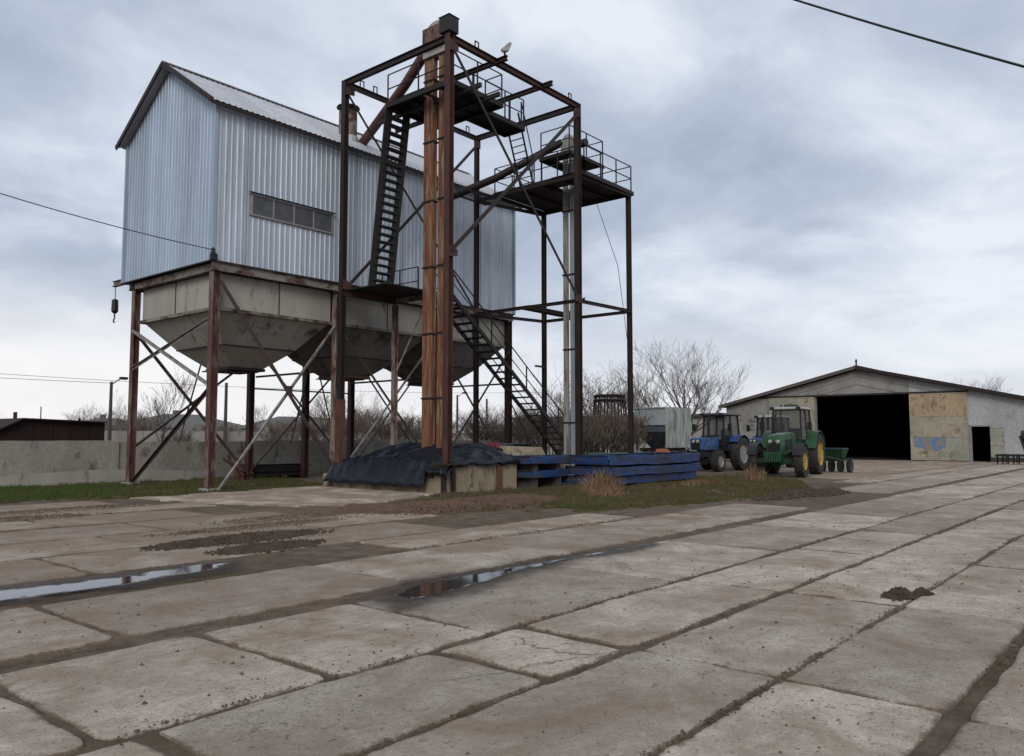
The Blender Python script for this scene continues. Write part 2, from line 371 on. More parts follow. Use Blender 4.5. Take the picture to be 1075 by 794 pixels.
# ------------------------------------------------------------------ ground
def in_poly(x, y, P):
    c = False; n = len(P)
    for i in range(n):
        x1, y1 = P[i]; x2, y2 = P[(i+1) % n]
        if (y1 > y) != (y2 > y) and x < (x2-x1)*(y-y1)/(y2-y1)+x1: c = not c
    return c
PATCH = [(11.2,14.6),(11.9,13.3),(13.2,11.2),(14.4,10.1),(17.0,9.35),(20.6,8.55),(24.4,7.9),(27.5,9.4),(31.5,11.2),(33,15.5),(45,19),(45,30.1),(16,30.1),(17.6,22.8),(16.6,16.6),(13.5,15.6)]
STRIP = [(-10,23.2),(4,23.6),(9,22.6),(11,21.7),(15.5,22.7),(17.6,22.8),(19,30.1),(-10,30.1)]
PAD = [(10.2,21.7),(13,21.9),(17.2,22.4),(16.6,19.4),(16.5,16.6),(13.6,15.7),(12.2,15.6),(11.2,17.0),(10.4,19.0)]

g = MB()
N = 60; xs = [-900,-400,-200,-100,-50,-25]+[-12+i*1.1 for i in range(75)]+[85,110,160,300,600,1200]
ys = [-500,-200,-80,-30]+[-12+i*1.1 for i in range(45)]+[45,60,90,150,300,600,1200]
for y in ys:
    for x in xs:
        zz = 0
        if -12 <= x <= 70 and -12 <= y <= 36: zz = .006*nz(x, y, 0, .9)
        g.v.append((x, y, zz-.006))
nx = len(xs)
for j in range(len(ys)-1):
    for i in range(nx-1): g.f.append((j*nx+i, j*nx+i+1, (j+1)*nx+i+1, (j+1)*nx+i))
go = g.build('ground', M['soil'], smooth=True); tag(go, kind='structure')

PUD1 = [(3.0,8.95),(3.6,9.0),(4.1,8.85),(4.8,8.95),(5.5,9.15),(5.95,9.7),(5.3,9.85),(4.6,9.75),(4.0,9.9),(3.2,10.0),(2.2,10.3),(0.5,10.2),(0,9.4),(1.6,9.0)]
PUD2 = [(5.35,5.85),(5.9,5.95),(6.4,5.9),(6.75,6.1),(7.5,6.2),(8.3,6.3),(9.2,6.32),(10.2,6.25),(10.9,6.3),(10.2,6.5),(9.2,6.55),(8.3,6.7),(7.5,6.6),(6.9,6.8),(6.3,6.75),(5.8,6.55),(5.4,6.35)]
def dist_poly(x, y, P):
    if in_poly(x, y, P): return 0.
    b = 1e9
    for i in range(len(P)):
        x1, y1 = P[i]; x2, y2 = P[(i+1) % len(P)]; dx, dy = x2-x1, y2-y1
        t = max(0, min(1, ((x-x1)*dx+(y-y1)*dy)/(dx*dx+dy*dy+1e-9))); b = min(b, math.hypot(x-x1-t*dx, y-y1-t*dy))
    return b
def wetness(x, y):
    if x > 14 or y < 4: return 0
    d = min(dist_poly(x, y, PUD1), dist_poly(x, y, PUD2))
    return max(0., min(1., 1-(d+.12*nz(x, y, 3, 3))/.35))

def slab_mesh(mb, cols, x0, x1, y0, y1, tone, h, rnd, rot=0., step=.12, tilt=(0,0)):
    """slab outline broken by noise, rim sloping into the joint, nested rings so tones vary inside"""
    per = []
    far = max(1., math.hypot(x0, y0)/12); st = step*far
    def side(a, b):
        L = math.hypot(b[0]-a[0], b[1]-a[1]); n = max(3, int(L/st))
        return [(a[0]+(b[0]-a[0])*i/n, a[1]+(b[1]-a[1])*i/n) for i in range(n)]
    c = [(x0,y0),(x1,y0),(x1,y1),(x0,y1)]
    for i in range(4): per += side(c[i], c[(i+1) % 4])
    cx, cy = (x0+x1)/2, (y0+y1)/2
    def ring(ins, hz, e, jit):
        r = []
        for (x, y) in per:
            hx, hy = (x1-x0)/2, (y1-y0)/2
            fx = (hx-ins)/hx; fy = (hy-ins)/hy
            px, py = cx+(x-cx)*fx, cy+(y-cy)*fy
            j1 = nz(px, py, rnd, 1.6)*.035+nz(px, py, rnd+5, 6)*.028+nz(px, py, rnd+9, 17)*.016-.008
            # rounded/broken corners
            dc = max(0, random.random()*0+.10-min(math.hypot(px-qx, py-qy) for qx, qy in c))
            k = 1-(j1*jit+dc*.35*jit)/max(.3, math.hypot(px-cx, py-cy))
            px, py = cx+(px-cx)*k, cy+(py-cy)*k
            a = rot; ppx = cx+(px-cx)*math.cos(a)-(py-cy)*math.sin(a); ppy = cy+(px-cx)*math.sin(a)+(py-cy)*math.cos(a)
            zz = hz+tilt[0]*(px-cx)+tilt[1]*(py-cy) if hz > -.005 else hz
            r.append((ppx, ppy, zz))
            cols.append((e, tone, wetness(ppx, ppy), 1))
        return r
    rings = [ring(0, -.03, 0, 1), ring(.010, h-.006, .15, 1), ring(.04, h, .45, .95), ring(.22, h, .9, .5)]
    m_ = min(x1-x0, y1-y0)/2
    for q in (.42, .65, .85):
        ins = m_*q
        if ins > .3: rings.append(ring(ins, h, 1., .2))
    b = len(mb.v); n = len(per)
    for r in rings: mb.v += r
    for i in range(len(rings)-1):
        for k in range(n):
            k2 = (k+1) % n; mb.f.append((b+i*n+k, b+i*n+k2, b+(i+1)*n+k2, b+(i+1)*n+k))
    mb.v.append((cx, cy, h)); cols.append((1., tone, wetness(cx, cy), 1)); ci = len(mb.v)-1; L = b+(len(rings)-1)*n
    for k in range(n): mb.f.append((L+k, L+(k+1) % n, ci))
rows = [(-12.4,-1.2),(-1.2*9,0)]
rows = []
y = 0.05
edges_lo = [0.02,1.12,2.2,3.36,4.52]
lo = [(edges_lo[i], edges_lo[i+1]) for i in range(4)]
yy = 0.02
while yy > -12: lo.append((yy-1.16, yy)); yy -= 1.16
mid_rows = [(4.56,6.42,[.2,1.98,3.58,5.2]),(6.78,8.72,[.05,3.15,6.35]),(8.78,10.05,[8.2,11.3]),(10.15,12.0,[1.2,4.3,7.5]),(12.05,13.9,[-.4,2.7,5.9]),(13.95,15.8,[0.9,4.1,7.2]),(15.9,17.8,[-.3,2.8,6.1]),(17.9,19.8,[.9,4.2,7.3]),(19.9,21.9,[-.4,2.8,6])]
SL = MB(); cols = []
def emit(y0, y1, joints, xa, xb, gap=.05):
    js = list(joints)
    if not (abs(y0-8.78) < .01):
        while js[0] > xa: js.insert(0, js[0]-3.16)
    while js[-1] < xb: js.append(js[-1]+3.16)
    for i in range(len(js)-1):
        a, b = js[i], js[i+1]
        if b < xa or a > xb: continue
        cx, cy = (a+b)/2, (y0+y1)/2
        if b > 61.6: b = 61.6
        if b-a < .8: continue
        if math.hypot(cx, cy) < .1: pass
        pts = [(a+.5,y0+.3),(b-.5,y0+.3),(a+.5,y1-.3),(b-.5,y1-.3),(cx,cy)]
        if any(in_poly(px, py, PATCH) or in_poly(px, py, STRIP) or in_poly(px, py, PAD) for px, py in pts): continue
        rnd = random.random()*50; g1 = random.choice((.004,.012,.02,.05)); hg = {1.12:.055,2.2:.02,3.36:.035,4.52:.02,4.56:.015,6.42:.0,6.78:.0}
        q_ = lambda v: next((g for k_, g in hg.items() if abs(k_-v) < .02), random.choice((.006,.015,.03,.05)))
        g0 = q_(y0)*random.uniform(.6,1.35); gt_ = q_(y1)*random.uniform(.6,1.35)
        h = random.uniform(.008,.018)
        slab_mesh(SL, cols, a+g1, b-g1, y0+g0, y1-gt_, random.uniform(.05,1), h, rnd, R(random.uniform(-.5,.5)), tilt=(random.uniform(-.003,.003), random.uniform(-.006,.006)))
for (a, b) in lo:
    jj = [5.42,8.45,11.8,15.0,18.25]
    if abs(a-3.36) < .05: jj = [-.9,2.2,4.45,5.5,8.5,11.9,15.05,18.3]
    off = random.uniform(-.1,.1)
    emit(a, b, [j+off for j in jj], -6, 61.5)
for (a, b, jj) in mid_rows: emit(a, b, jj, -8, 61.5, .07 if b < 9 else .06)
so = SL.build('concrete_paving', M['slab'], norm=False); tag(so, kind='structure')
def setcol(o, cols):
    ca = o.data.color_attributes.new('slab', 'FLOAT_COLOR', 'POINT')
    for i, c in enumerate(cols): ca.data[i].color = c
setcol(so, cols)
# pale pad (cast in one piece)
def blob_sheet(P, z, sub=4, jit=.12, ring=(0,.3), rim=True, cols=None, tone=.7):
    pts = []
    for i in range(len(P)):
        a, b = P[i], P[(i+1) % len(P)]; L = math.hypot(b[0]-a[0], b[1]-a[1]); n = max(2, int(L/.15)) if sub else 1
        for k in range(n):
            t = k/n; x, y = a[0]+(b[0]-a[0])*t, a[1]+(b[1]-a[1])*t
            x += jit*(nz(x, y, 1, 1.3)*1.2+nz(x, y, 2, 5)*.6); y += jit*(nz(x, y, 7, 1.3)*1.2+nz(x, y, 8, 5)*.6); pts.append((x, y))
    cx = sum(p[0] for p in pts)/len(pts); cy = sum(p[1] for p in pts)/len(pts)
    bm = bmesh.new(); vs = [bm.verts.new((x, y, z)) for x, y in pts]; f = bm.faces.new(vs)
    bmesh.ops.triangulate(bm, faces=[f]); bm.normal_update()
    if bm.faces[:] and bm.faces[:][0].normal.z < 0: bmesh.ops.reverse_faces(bm, faces=bm.faces[:])
    mb = MB(); bm.verts.index_update(); mb.v = [tuple(v.co) for v in bm.verts]; mb.f = [tuple(v.index for v in f.verts) for f in bm.faces]; bm.free()
    return mb
p = blob_sheet(PAD, .030, jit=.25); n_ = len(p.v); p = MB().poly([(x_, y_, -.04) for x_, y_, z_ in p.v], (0,0,.07))
for i_, f_ in enumerate(p.f): pass
po = p.build('concrete_pad', M['pad'], norm=False); tag(po, kind='structure'); setcol(po, [(.9,.75,0,1)]*len(po.data.vertices))
WAT1 = [(0,9.3),(3.0,9.05),(3.6,9.05),(4.1,9.0),(4.8,9.15),(5.4,9.3),(5.9,9.65),(5.3,9.75),(4.6,9.6),(4.0,9.65),(3.2,9.8),(0,10.1)]
WAT2 = [(5.55,6.0),(6.2,5.98),(6.9,6.12),(7.5,6.27),(8.3,6.34),(9.2,6.36),(10.2,6.33),(10.8,6.38),(10.2,6.47),(9.2,6.5),(8.3,6.6),(7.5,6.5),(6.9,6.6),(6.2,6.55),(5.7,6.35)]
def edge_d(x, y, P):
    b = 1e9
    for i in range(len(P)):
        x1, y1 = P[i]; x2, y2 = P[(i+1) % len(P)]; dx, dy = x2-x1, y2-y1
        t = max(0, min(1, ((x-x1)*dx+(y-y1)*dy)/(dx*dx+dy*dy+1e-9))); b = min(b, math.hypot(x-x1-t*dx, y-y1-t*dy))
    return b if in_poly(x, y, P) else -b
for Pw, Pd in ((WAT1, PUD1), (WAT2, PUD2)):
    x0, x1 = min(p[0] for p in Pd)-.5, max(p[0] for p in Pd)+.5; y0, y1 = min(p[1] for p in Pd)-.5, max(p[1] for p in Pd)+.5
    if x0 < 1.5: x0 = 1.5
    st = .045; nxx = int((x1-x0)/st); nyy = int((y1-y0)/st); mb = MB(); pc = []
    for j in range(nyy+1):
        for i in range(nxx+1):
            x, y = x0+i*st, y0+j*st; mb.v.append((x, y, .027)); n_ = .11*nz(x, y*1.6, 3, 2.2)+.07*nz(x, y*1.5, 5, 6)+.03*nz(x, y, 7, 15)
            w_ = max(0, min(1, (edge_d(x, y, Pw)+n_)/.05)); d_ = max(0, min(1, (edge_d(x, y, Pd)+.18+n_*1.6)/.3))
            pc.append((w_, d_, 0, 1))
    for j in range(nyy):
        for i in range(nxx):
            k = j*(nxx+1)+i; q = (k, k+1, k+nxx+2, k+nxx+1)
            if max(pc[t][1] for t in q) > .001: mb.f.append(q)
    o = mb.build('puddle', M['water'], norm=False); tag(o, kind='structure'); setcol(o, pc)

# soil clods and crumbs
def clods(name, spots, n, smin, smax, mat, label, kindstuff=True):
    mb = MB()
    for _ in range(n):
        cx, cy, rx, ry, hgt = random.choice(spots)
        a = random.uniform(0, 2*math.pi); r = math.sqrt(random.random()) if random.random() < .8 else random.uniform(.8,1.3)
        x, y = cx+rx*r*math.cos(a), cy+ry*r*math.sin(a); s_ = random.uniform(smin, smax)*(1 if random.random() < .85 else 1.8)
        z = .015+max(0, hgt*(1-r*r))
        b = len(mb.v); th = random.uniform(0, 6.28)
        base = [(1,0,-.2),(.3,.9,-.2),(-.8,.6,-.2),(-.8,-.6,-.2),(.3,-.9,-.2),(0.1,0.1,.75)]
        for (u, v, w) in base:
            u += random.uniform(-.3,.3); v += random.uniform(-.3,.3); w += random.uniform(-.15,.15)
            mb.v.append((x+s_*(u*math.cos(th)-v*math.sin(th)), y+s_*(u*math.sin(th)+v*math.cos(th)), z+s_*w))
        for k in range(5): mb.f.append((b+k, b+(k+1) % 5, b+5))
    o = mb.build(name, mat, norm=False); tag(o, label, 'soil', kind='stuff'); return o
joint_spots = []
for yy in (2.2,3.36,4.54,1.12,6.6,8.8,10.0):
    for _ in range(26):
        x = random.uniform(2, 22); joint_spots.append((x, yy+random.uniform(-.02,.02), .5, .045, .008))
clods('soil_crumbs', joint_spots, 7000, .003, .011, M['soil'], 'brown soil crumbs lying in the joints between the slabs')
clods('pebbles', [(x*1., y*1., 1.6, 1.6, 0) for x in range(2, 20, 2) for y in range(-2, 14, 2)], 2600, .004, .013, M['soil'], 'small loose crumbs scattered over the concrete slabs')
clods('soil_heap', [(7.3,11.7,1.4,.45,.07),(6.4,11.7,.6,.3,.05),(7.0,10.6,.8,.35,.03)], 6000, .012, .03, M['soil_dark'], 'dark spilled soil on the slabs behind the left puddle')
clods('soil_lump', [(9.05,2.35,.22,.12,.07),(9.3,2.2,.1,.08,.05)], 1100, .008, .022, M['soil_dark'], 'small dark lump of soil on a slab joint at the right')
clods('turned_soil', [(22.5,8.6,1.9,.4,.12),(24,8.1,1,.35,.12)], 2500, .02, .06, M['soil_dark'], 'dark turned soil along the right tip of the grass patch')
clods('soil_bank', [(13.2,13.6,1.5,1.1,.12),(14.8,13.4,1.6,1.1,.13),(16.4,13.6,1.2,1.2,.10),(12.2,14.2,.8,.7,.07)], 16000, .012, .035, M['soil_red'], 'low bank of dark brown soil before the concrete pit')
clods('soil_film', [(8.6,13.2,1.8,.35,.015),(10.2,14.2,1.8,.5,.015),(8,19.5,2.4,.5,.03),(5.5,18,2.,.5,.03)], 6000, .008, .022, M['soil'], 'soil smeared over the far slabs in front of the silo')

clods('post_debris', [(12.9,22.6,.5,.4,.05),(12.9,27.75,.45,.4,.05),(17.5,22.6,.4,.4,.04),(16.6,16.1,.7,.25,.05),(22,15.8,.5,.3,.04)], 1600, .015, .05, M['soil_dark'], 'muddy clods and rubble at the feet of the silo posts and the pit corner')
# grass
def blades(name, poly, n, h0, h1, w, mat, label, mask=None, lean=.5):
    xs = [p[0] for p in poly]; ys = [p[1] for p in poly]; mb = MB(); k = 0; tries = 0
    while k < n and tries < n*12:
        tries += 1
        x, y = random.uniform(min(xs), max(xs)), random.uniform(min(ys), max(ys))
        if not in_poly(x, y, poly): continue
        if mask and not mask(x, y): continue
        # thin the far out-of-sight area
        h = random.uniform(h0, h1)*(.6+.8*max(0, nz(x, y, 4, 1.1)+.5)); a = random.uniform(0, 6.28); l = random.uniform(0, lean)*h; b = random.uniform(0, 6.28)
        ww = w*random.uniform(.6,1.3)
        i = len(mb.v); mb.v += [(x-ww*math.cos(a), y-ww*math.sin(a), -.02), (x+ww*math.cos(a), y+ww*math.sin(a), -.02), (x+l*math.cos(b), y+l*math.sin(b), h)]
        mb.f.append((i, i+1, i+2)); k += 1
    o = mb.build(name, mat, norm=False); tag(o, label, 'grass', kind='stuff'); return o
pit = lambda x, y: not (16.4 < x < 22.5 and 16.4 < y < 22.6) and not (22 < x < 28.4 and 14.3 < y < 16.4)
vis = [(x, y) for x, y in STRIP]
blades('grass', [(5,23.0),(9,22.4),(11,21.6),(15.5,22.6),(17.6,22.8),(19,29.8),(5,29.8)], 52000, .03, .10, .012, M['grass'], 'short patchy grass in the strip along the concrete wall', lambda x, y: nz(x, y, 0, .8)+nz(x, y, 4, 3)*.5 > -.12)
blades('green_grass', [(6.5,23.6),(9.6,23.0),(12.6,25),(12.6,28),(8,29.7),(6,27)], 15000, .04, .12, .012, M['grass_green'], 'bright green grass left of the outer silo posts', lambda x, y: nz(x, y, 9, .8) > -.15)
PB = [(14,10.9),(17.0,9.9),(20.6,9.1),(24.2,8.5),(27.3,9.8),(31.0,11.6),(32.5,15.2),(28.5,16.5),(22,16.5),(16.4,16.3),(12.4,14.3)]
blades('dry_grass', PB, 46000, .02, .10, .011, M['grass_dry'], 'brown dry grass before the pit and the blue trays', lambda x, y: pit(x, y) and nz(x, y, 12, .9)+nz(x, y, 2, 3)*.5 > (-.12 if x+y*.3 > 21.5 else .12))
blades('patch_grass', PB, 36000, .02, .09, .012, M['grass'], 'olive grass on the patch before the blue trays', lambda x, y: pit(x, y) and nz(x, y, 6, .7)+nz(x, y, 3, 3)*.4 > -.1 and x > 15)
blades('edge_grass', [(14.6,10.3),(17.2,9.5),(20.0,8.9),(20,10.0),(17.5,10.7),(15,11.7)], 4500, .02, .07, .012, M['grass'], 'green grass along the near edge of the grass patch', lambda x, y: nz(x, y, 5, 1.4) > .0)
def tufts(name, poly, nt_, hmax, mat, label, mask=None):
    xs = [p[0] for p in poly]; ys = [p[1] for p in poly]; mb = MB()
    for _ in range(nt_):
        cx, cy = random.uniform(min(xs), max(xs)), random.uniform(min(ys), max(ys))
        if not in_poly(cx, cy, poly) or (mask and not mask(cx, cy)): continue
        r0 = random.uniform(.04,.16); hh = hmax*random.uniform(.35,1)
        for k in range(random.randint(10, 30)):
            a = random.uniform(0, 6.28); r = r0*random.random(); x, y = cx+r*math.cos(a), cy+r*math.sin(a); h = hh*random.uniform(.5,1); l = h*random.uniform(.2,.8); w = .007; q = random.uniform(0, 3.1)
            i = len(mb.v); mb.v += [(x-w*math.cos(q), y-w*math.sin(q), -.01), (x+w*math.cos(q), y+w*math.sin(q), -.01), (x+l*math.cos(a), y+l*math.sin(a), h)]; mb.f.append((i, i+1, i+2))
    o = mb.build(name, mat, norm=False); tag(o, label, 'grass', kind='stuff'); return o
tufts('grass_tufts', PB, 1000, .22, M['grass_dry'], 'scattered dry tufts standing in the brown grass patch', pit)
tufts('grass_tufts', [(5,23.0),(9,22.4),(11,21.6),(15.5,22.6),(17.6,22.8),(19,29.8),(5,29.8)], 700, .22, M['grass'], 'olive tufts in the grass strip at the foot of the concrete wall')
def reeds(name, cx, cy, rx, ry, n, h0, h1, label):
    mb = MB()
    for _ in range(n):
        a = random.uniform(0, 6.28); r = random.random(); x, y = cx+rx*r*math.cos(a), cy+ry*r*math.sin(a)
        h = random.uniform(h0, h1)*(1.1-r*.5); b = random.uniform(0, 6.28); l = h*random.uniform(.1,.8); w = .008
        m1 = (x+l*.35*math.cos(b), y+l*.35*math.sin(b), h*.6); t = (x+l*math.cos(b), y+l*math.sin(b), h)
        i = len(mb.v); q = random.uniform(0, 3.14); dx, dy = w*math.cos(q), w*math.sin(q)
        mb.v += [(x-dx,y-dy,0),(x+dx,y+dy,0),(m1[0]+dx*.8,m1[1]+dy*.8,m1[2]),(m1[0]-dx*.8,m1[1]-dy*.8,m1[2]),t]
        mb.f += [(i,i+1,i+2,i+3),(i+3,i+2,i+4)]
    o = mb.build(name, M['reed'], norm=False); tag(o, label, 'dry weeds', kind='stuff'); return o
reeds('weed_clump', 20.6,13.7,1.2,.45, 520, .25, .85, 'tallest clump of dry tan weeds at the corner of the blue trays')
reeds('weed_clump', 19.0,12.4,.7,.5, 260, .15, .4, 'low dry tan weeds left of the tall clump')
reeds('weed_clump', 29.2,12.6,.9,.4, 260, .3, .75, 'thin dry weeds before the green tractor front wheels')
reeds('weed_clump', 24.8,12.7,2.0,.4, 200, .12, .35, 'sparse dry weeds before the right blue trays')

# ------------------------------------------------------------------ grain silo
SX0, SX1, SY0, SY1, SZ0, SZE, SZA, SYA = 12.70, 26.95, 22.48, 28.35, 7.02, 12.05, 13.98, 25.42
silo = thing('grain_silo', 'corrugated metal grain silo house on stilts with three steel hoppers beneath', 'silo', (SX0, SY0, 0))
WXA, WXB = 13.8, 17.2
def corr(mb, a, b, z0, ztop, out, pitch=.2, dep=.016):
    """trapezoid-ribbed vertical sheet from a to b (xy)"""
    a = V((a[0], a[1], 0)); b = V((b[0], b[1], 0)); L = (b-a).length; d = (b-a)/L; o = V(out)
    pts = []; n = int(L/pitch)
    for i in range(n+1):
        s0 = i*pitch
        for (ds, q) in ((0,0),(.55,0),(.65,1),(.9,1),(1,0)):
            s = s0+ds*pitch
            if s <= L: pts.append((s, q*dep))
    pts.append((L, 0)); i0 = len(mb.v)
    for s, q in pts:
        p = a+d*s+o*q; z = ztop(s)
        mb.v += [(p.x, p.y, z0), (p.x, p.y, z)]
    for i in range(len(pts)-1): mb.f.append((i0+2*i, i0+2*i+2, i0+2*i+3, i0+2*i+1))
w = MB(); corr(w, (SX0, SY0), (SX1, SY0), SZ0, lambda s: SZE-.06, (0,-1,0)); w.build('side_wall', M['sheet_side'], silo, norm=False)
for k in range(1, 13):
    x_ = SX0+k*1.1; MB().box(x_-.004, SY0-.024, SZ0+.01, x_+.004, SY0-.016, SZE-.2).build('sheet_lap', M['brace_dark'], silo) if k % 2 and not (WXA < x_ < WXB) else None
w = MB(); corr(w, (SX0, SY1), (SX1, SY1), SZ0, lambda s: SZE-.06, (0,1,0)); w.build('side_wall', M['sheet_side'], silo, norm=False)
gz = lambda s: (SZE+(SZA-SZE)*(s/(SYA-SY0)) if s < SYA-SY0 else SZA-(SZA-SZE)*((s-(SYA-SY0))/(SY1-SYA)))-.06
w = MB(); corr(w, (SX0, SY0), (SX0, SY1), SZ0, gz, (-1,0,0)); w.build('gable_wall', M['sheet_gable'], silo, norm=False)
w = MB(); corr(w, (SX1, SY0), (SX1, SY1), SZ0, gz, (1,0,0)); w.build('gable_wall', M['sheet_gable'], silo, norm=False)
for x, y in ((SX0-.035, SY0-.035), (SX1+.035, SY0-.035), (SX0-.035, SY1+.035)): MB().box(x-.05, y-.05, SZ0, x+.05, y+.05, SZE-.12).build('corner_trim', M['sheet_gable'], silo)
w = MB(); w.box(SX0+.02, SY0+.02, SZ0-.04, SX1-.02, SY1-.02, SZ0+.02); w.build('floor_plate', M['hopper_dk'], silo)
# roof slopes, ribs running down the slope
def roof_slope(ya, za, yb, zb):
    mb = MB(); x = SX0-.3; X1 = SX1+.25; pts = []
    while x < X1:
        for ds, q in ((0,0),(.11,0),(.13,1),(.18,1)): pts.append((x+ds, q*.025))
        x += .2
    nn = 6
    for t in range(nn+1):
        for (px, q) in pts:
            mb.v.append((px, ya+(yb-ya)*t/nn, za+(zb-za)*t/nn+q+.012*nz(px, t, 0, .5)))
    n = len(pts)
    for t in range(nn):
        for i in range(n-1): mb.f.append((t*n+i, t*n+i+1, (t+1)*n+i+1, (t+1)*n+i))
    return mb
sl = (SZA-SZE)/(SYA-SY0)
roof_slope(SYA, SZA+.03, SY0-.28, SZE+.03-sl*.28).build('roof', M['sheet_roof'], silo, norm=False)
sl2 = (SZA-SZE)/(SY1-SYA)
roof_slope(SYA, SZA+.03, SY1+.28, SZE+.03-sl2*.28).build('roof', M['sheet_roof'], silo, norm=False)
rt = MB(); X0, X1 = SX0-.33, SX1+.28
rt.bar((X0,SYA,SZA+.0),(X0,SY0-.3,SZE-sl*.3),.05,.16); rt.bar((X0,SYA,SZA+.0),(X0,SY1+.3,SZE-sl2*.3),.05,.16)
rt.bar((X0,SY0-.29,SZE-sl*.29-.05),(X1,SY0-.29,SZE-sl*.29-.05),.04,.10)
rt.build('fascia', M['steel_dark'], silo)
rt = MB(); rt.bar((X0-.01,SYA-.1,SZA+.045),(X1,SYA-.1,SZA+.045),.2,.03,(0,-.5,1)); rt.bar((X0-.01,SYA+.1,SZA+.045),(X1,SYA+.1,SZA+.045),.2,.03,(0,.5,1)); rt.build('ridge_cap', M['sheet_roof'], silo)
# window band
WX0, WX1, WZ0, WZ1 = 13.95, 17.08, 8.72, 9.33
wf = MB(); yf = SY0-.05
wf.box(WX0-.05,yf-.03,WZ1,WX1+.05,yf+.045,WZ1+.05); wf.box(WX0-.05,yf-.03,WZ0-.05,WX1+.05,yf+.045,WZ0)
for i in range(5):
    x = WX0+(WX1-WX0)*i/4; wf.box(x-.025,yf-.028,WZ0,x+.025,yf+.045,WZ1)
wfo = wf.build('window', M['rim_grey'], silo)
for i in range(4):
    a = WX0+(WX1-WX0)*i/4+.025; b = WX0+(WX1-WX0)*(i+1)/4-.025
    p = MB(); p.box(a, yf-.012, WZ0, b, yf+.01, WZ1); p.build('pane', M['film'], wfo)
p = MB(); p.bar((WX0-.12,yf-.06,WZ1+.07),(WX1+.1,yf-.06,WZ1+.07),.12,.012); p.build('drip_strip', M['steel_dark'], wfo)
# roof vent pipe
VX, VY = 18.75, 23.75; vz = SZE+(VY-SY0)*sl
v = MB(); v.lathe([(.34,vz-.3),(.34,vz+1.0)], (VX,VY,0), n=20); vo = v.build('vent_pipe', M['beam_pale'], silo, smooth='auto')
v = MB(); v.lathe([(.44,vz+1.16),(.42,vz+1.2),(.12,vz+1.28),(.001,vz+1.3)], (VX,VY,0), n=20)
for a in (0,1.57,3.14,4.71): v.bar((VX+.3*math.cos(a),VY+.3*math.sin(a),vz+.98),(VX+.36*math.cos(a),VY+.36*math.sin(a),vz+1.19),.03)
v.build('vent_cap', M['steel_dark'], vo, smooth='auto')
v = MB(); v.lathe([(.4,vz-.25),(.38,vz+.02),(.345,vz+.05)],(VX,VY,0),n=20); v.build('flashing', M['sheet_roof'], vo)
# ring beams under the house
for nm, a, b in (('ring_beam',(SX0-.02,SY0+.02,6.86),(SX1+.02,SY0+.02,6.86)),('ring_beam',(SX0-.02,SY1-.45,6.86),(SX1+.02,SY1-.45,6.86)),('ring_beam',(SX0+.1,SY0+.2,6.86),(SX0+.1,SY1-.6,6.86)),('ring_beam',(SX1-.1,SY0+.2,6.86),(SX1-.1,SY1-.6,6.86))):
    MB().ibeam(a, b, .16, .28).build(nm, M['beam_pale'], silo)
MB().bar((SX0-.05,SY0-.03,7.01),(SX1+.05,SY0-.03,7.01),.09,.035).build('drip_edge', M['steel_dark'], silo)
MB().bar((SX0-.05,SY0,7.01),(SX0-.05,SY1+.03,7.01),.09,.035).build('drip_edge', M['steel_dark'], silo)
# cantilevered floor joists under the far edge
for x in (13.4,15,17.4,20,22.2,24.6,26.4): MB().bar((x,SY1-.5,6.9),(x,SY1,6.9),.08,.16).build('joist', M['beam_pale'], silo)
# hoppers
for i, (a, b) in enumerate(((12.98,17.32),(17.68,22.02),(22.38,26.72))):
    y0, y1 = SY0+.28, 27.5; cx, cy = (a+b)/2, (y0+y1)/2; mx, my = .62, .68
    h = MB()
    R4 = lambda hx, hy, z, c=(cx, cy): [(c[0]-hx,c[1]-hy,z),(c[0]+hx,c[1]-hy,z),(c[0]+hx,c[1]+hy,z),(c[0]-hx,c[1]+hy,z)]
    hx, hy = (b-a)/2, (y1-y0)/2
    bx = MB(); bx.loft([R4(hx,hy,5.62),R4(hx,hy,6.72)], cap=False)
    hb = bx.build('hopper', M['hopper'], silo)
    for fx in (.52,):
        MB().box(a+fx*(b-a)-.012,y0-.022,5.66,a+fx*(b-a)+.012,y0-.003,6.7).build('weld_seam', M['steel_dark'], hb)
        if i == 0: MB().box(a-.022,y0+fx*(y1-y0)-.012,5.66,a-.003,y0+fx*(y1-y0)+.012,6.7).build('weld_seam', M['steel_dark'], hb)
    bx = MB()
    bx.bar((a-.05,y0-.04,5.6),(b+.05,y0-.04,5.6),.09,.1); bx.bar((a-.05,y1+.04,5.6),(b+.05,y1+.04,5.6),.09,.1)
    bx.bar((a-.04,y0,5.6),(a-.04,y1,5.6),.09,.1); bx.bar((b+.04,y0,5.6),(b+.04,y1,5.6),.09,.1)
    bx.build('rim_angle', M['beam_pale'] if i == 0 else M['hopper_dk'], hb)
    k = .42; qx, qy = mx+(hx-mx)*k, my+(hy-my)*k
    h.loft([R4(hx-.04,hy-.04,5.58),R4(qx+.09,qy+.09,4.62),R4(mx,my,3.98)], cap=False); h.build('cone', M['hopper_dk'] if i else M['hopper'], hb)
    s_ = MB(); rr = R4(qx+.10,qy+.10,4.62)
    for t in range(4): s_.bar(rr[t], rr[(t+1) % 4], .02, .05)
    s_.build('seam_strip', M['steel_dark'], hb)
    o = MB(); rr = R4(mx+.03,my+.03,3.95)
    for t in range(4): o.bar(rr[t], rr[(t+1) % 4], .12, .09)
    o.box(cx-mx-.3,cy-my+.1,3.86,cx+mx-.1,cy+my-.1,3.9)
    o.build('outlet_frame', M['hopper_rust'] if i == 1 else M['steel_dark'], hb)
    if i == 1:
        o = MB(); o.box(cx-mx-.02,cy-my-.045,4.0,cx+mx+.02,cy-my-.01,4.32); o.build('rusty_plate', M['hopper_rust'], hb)
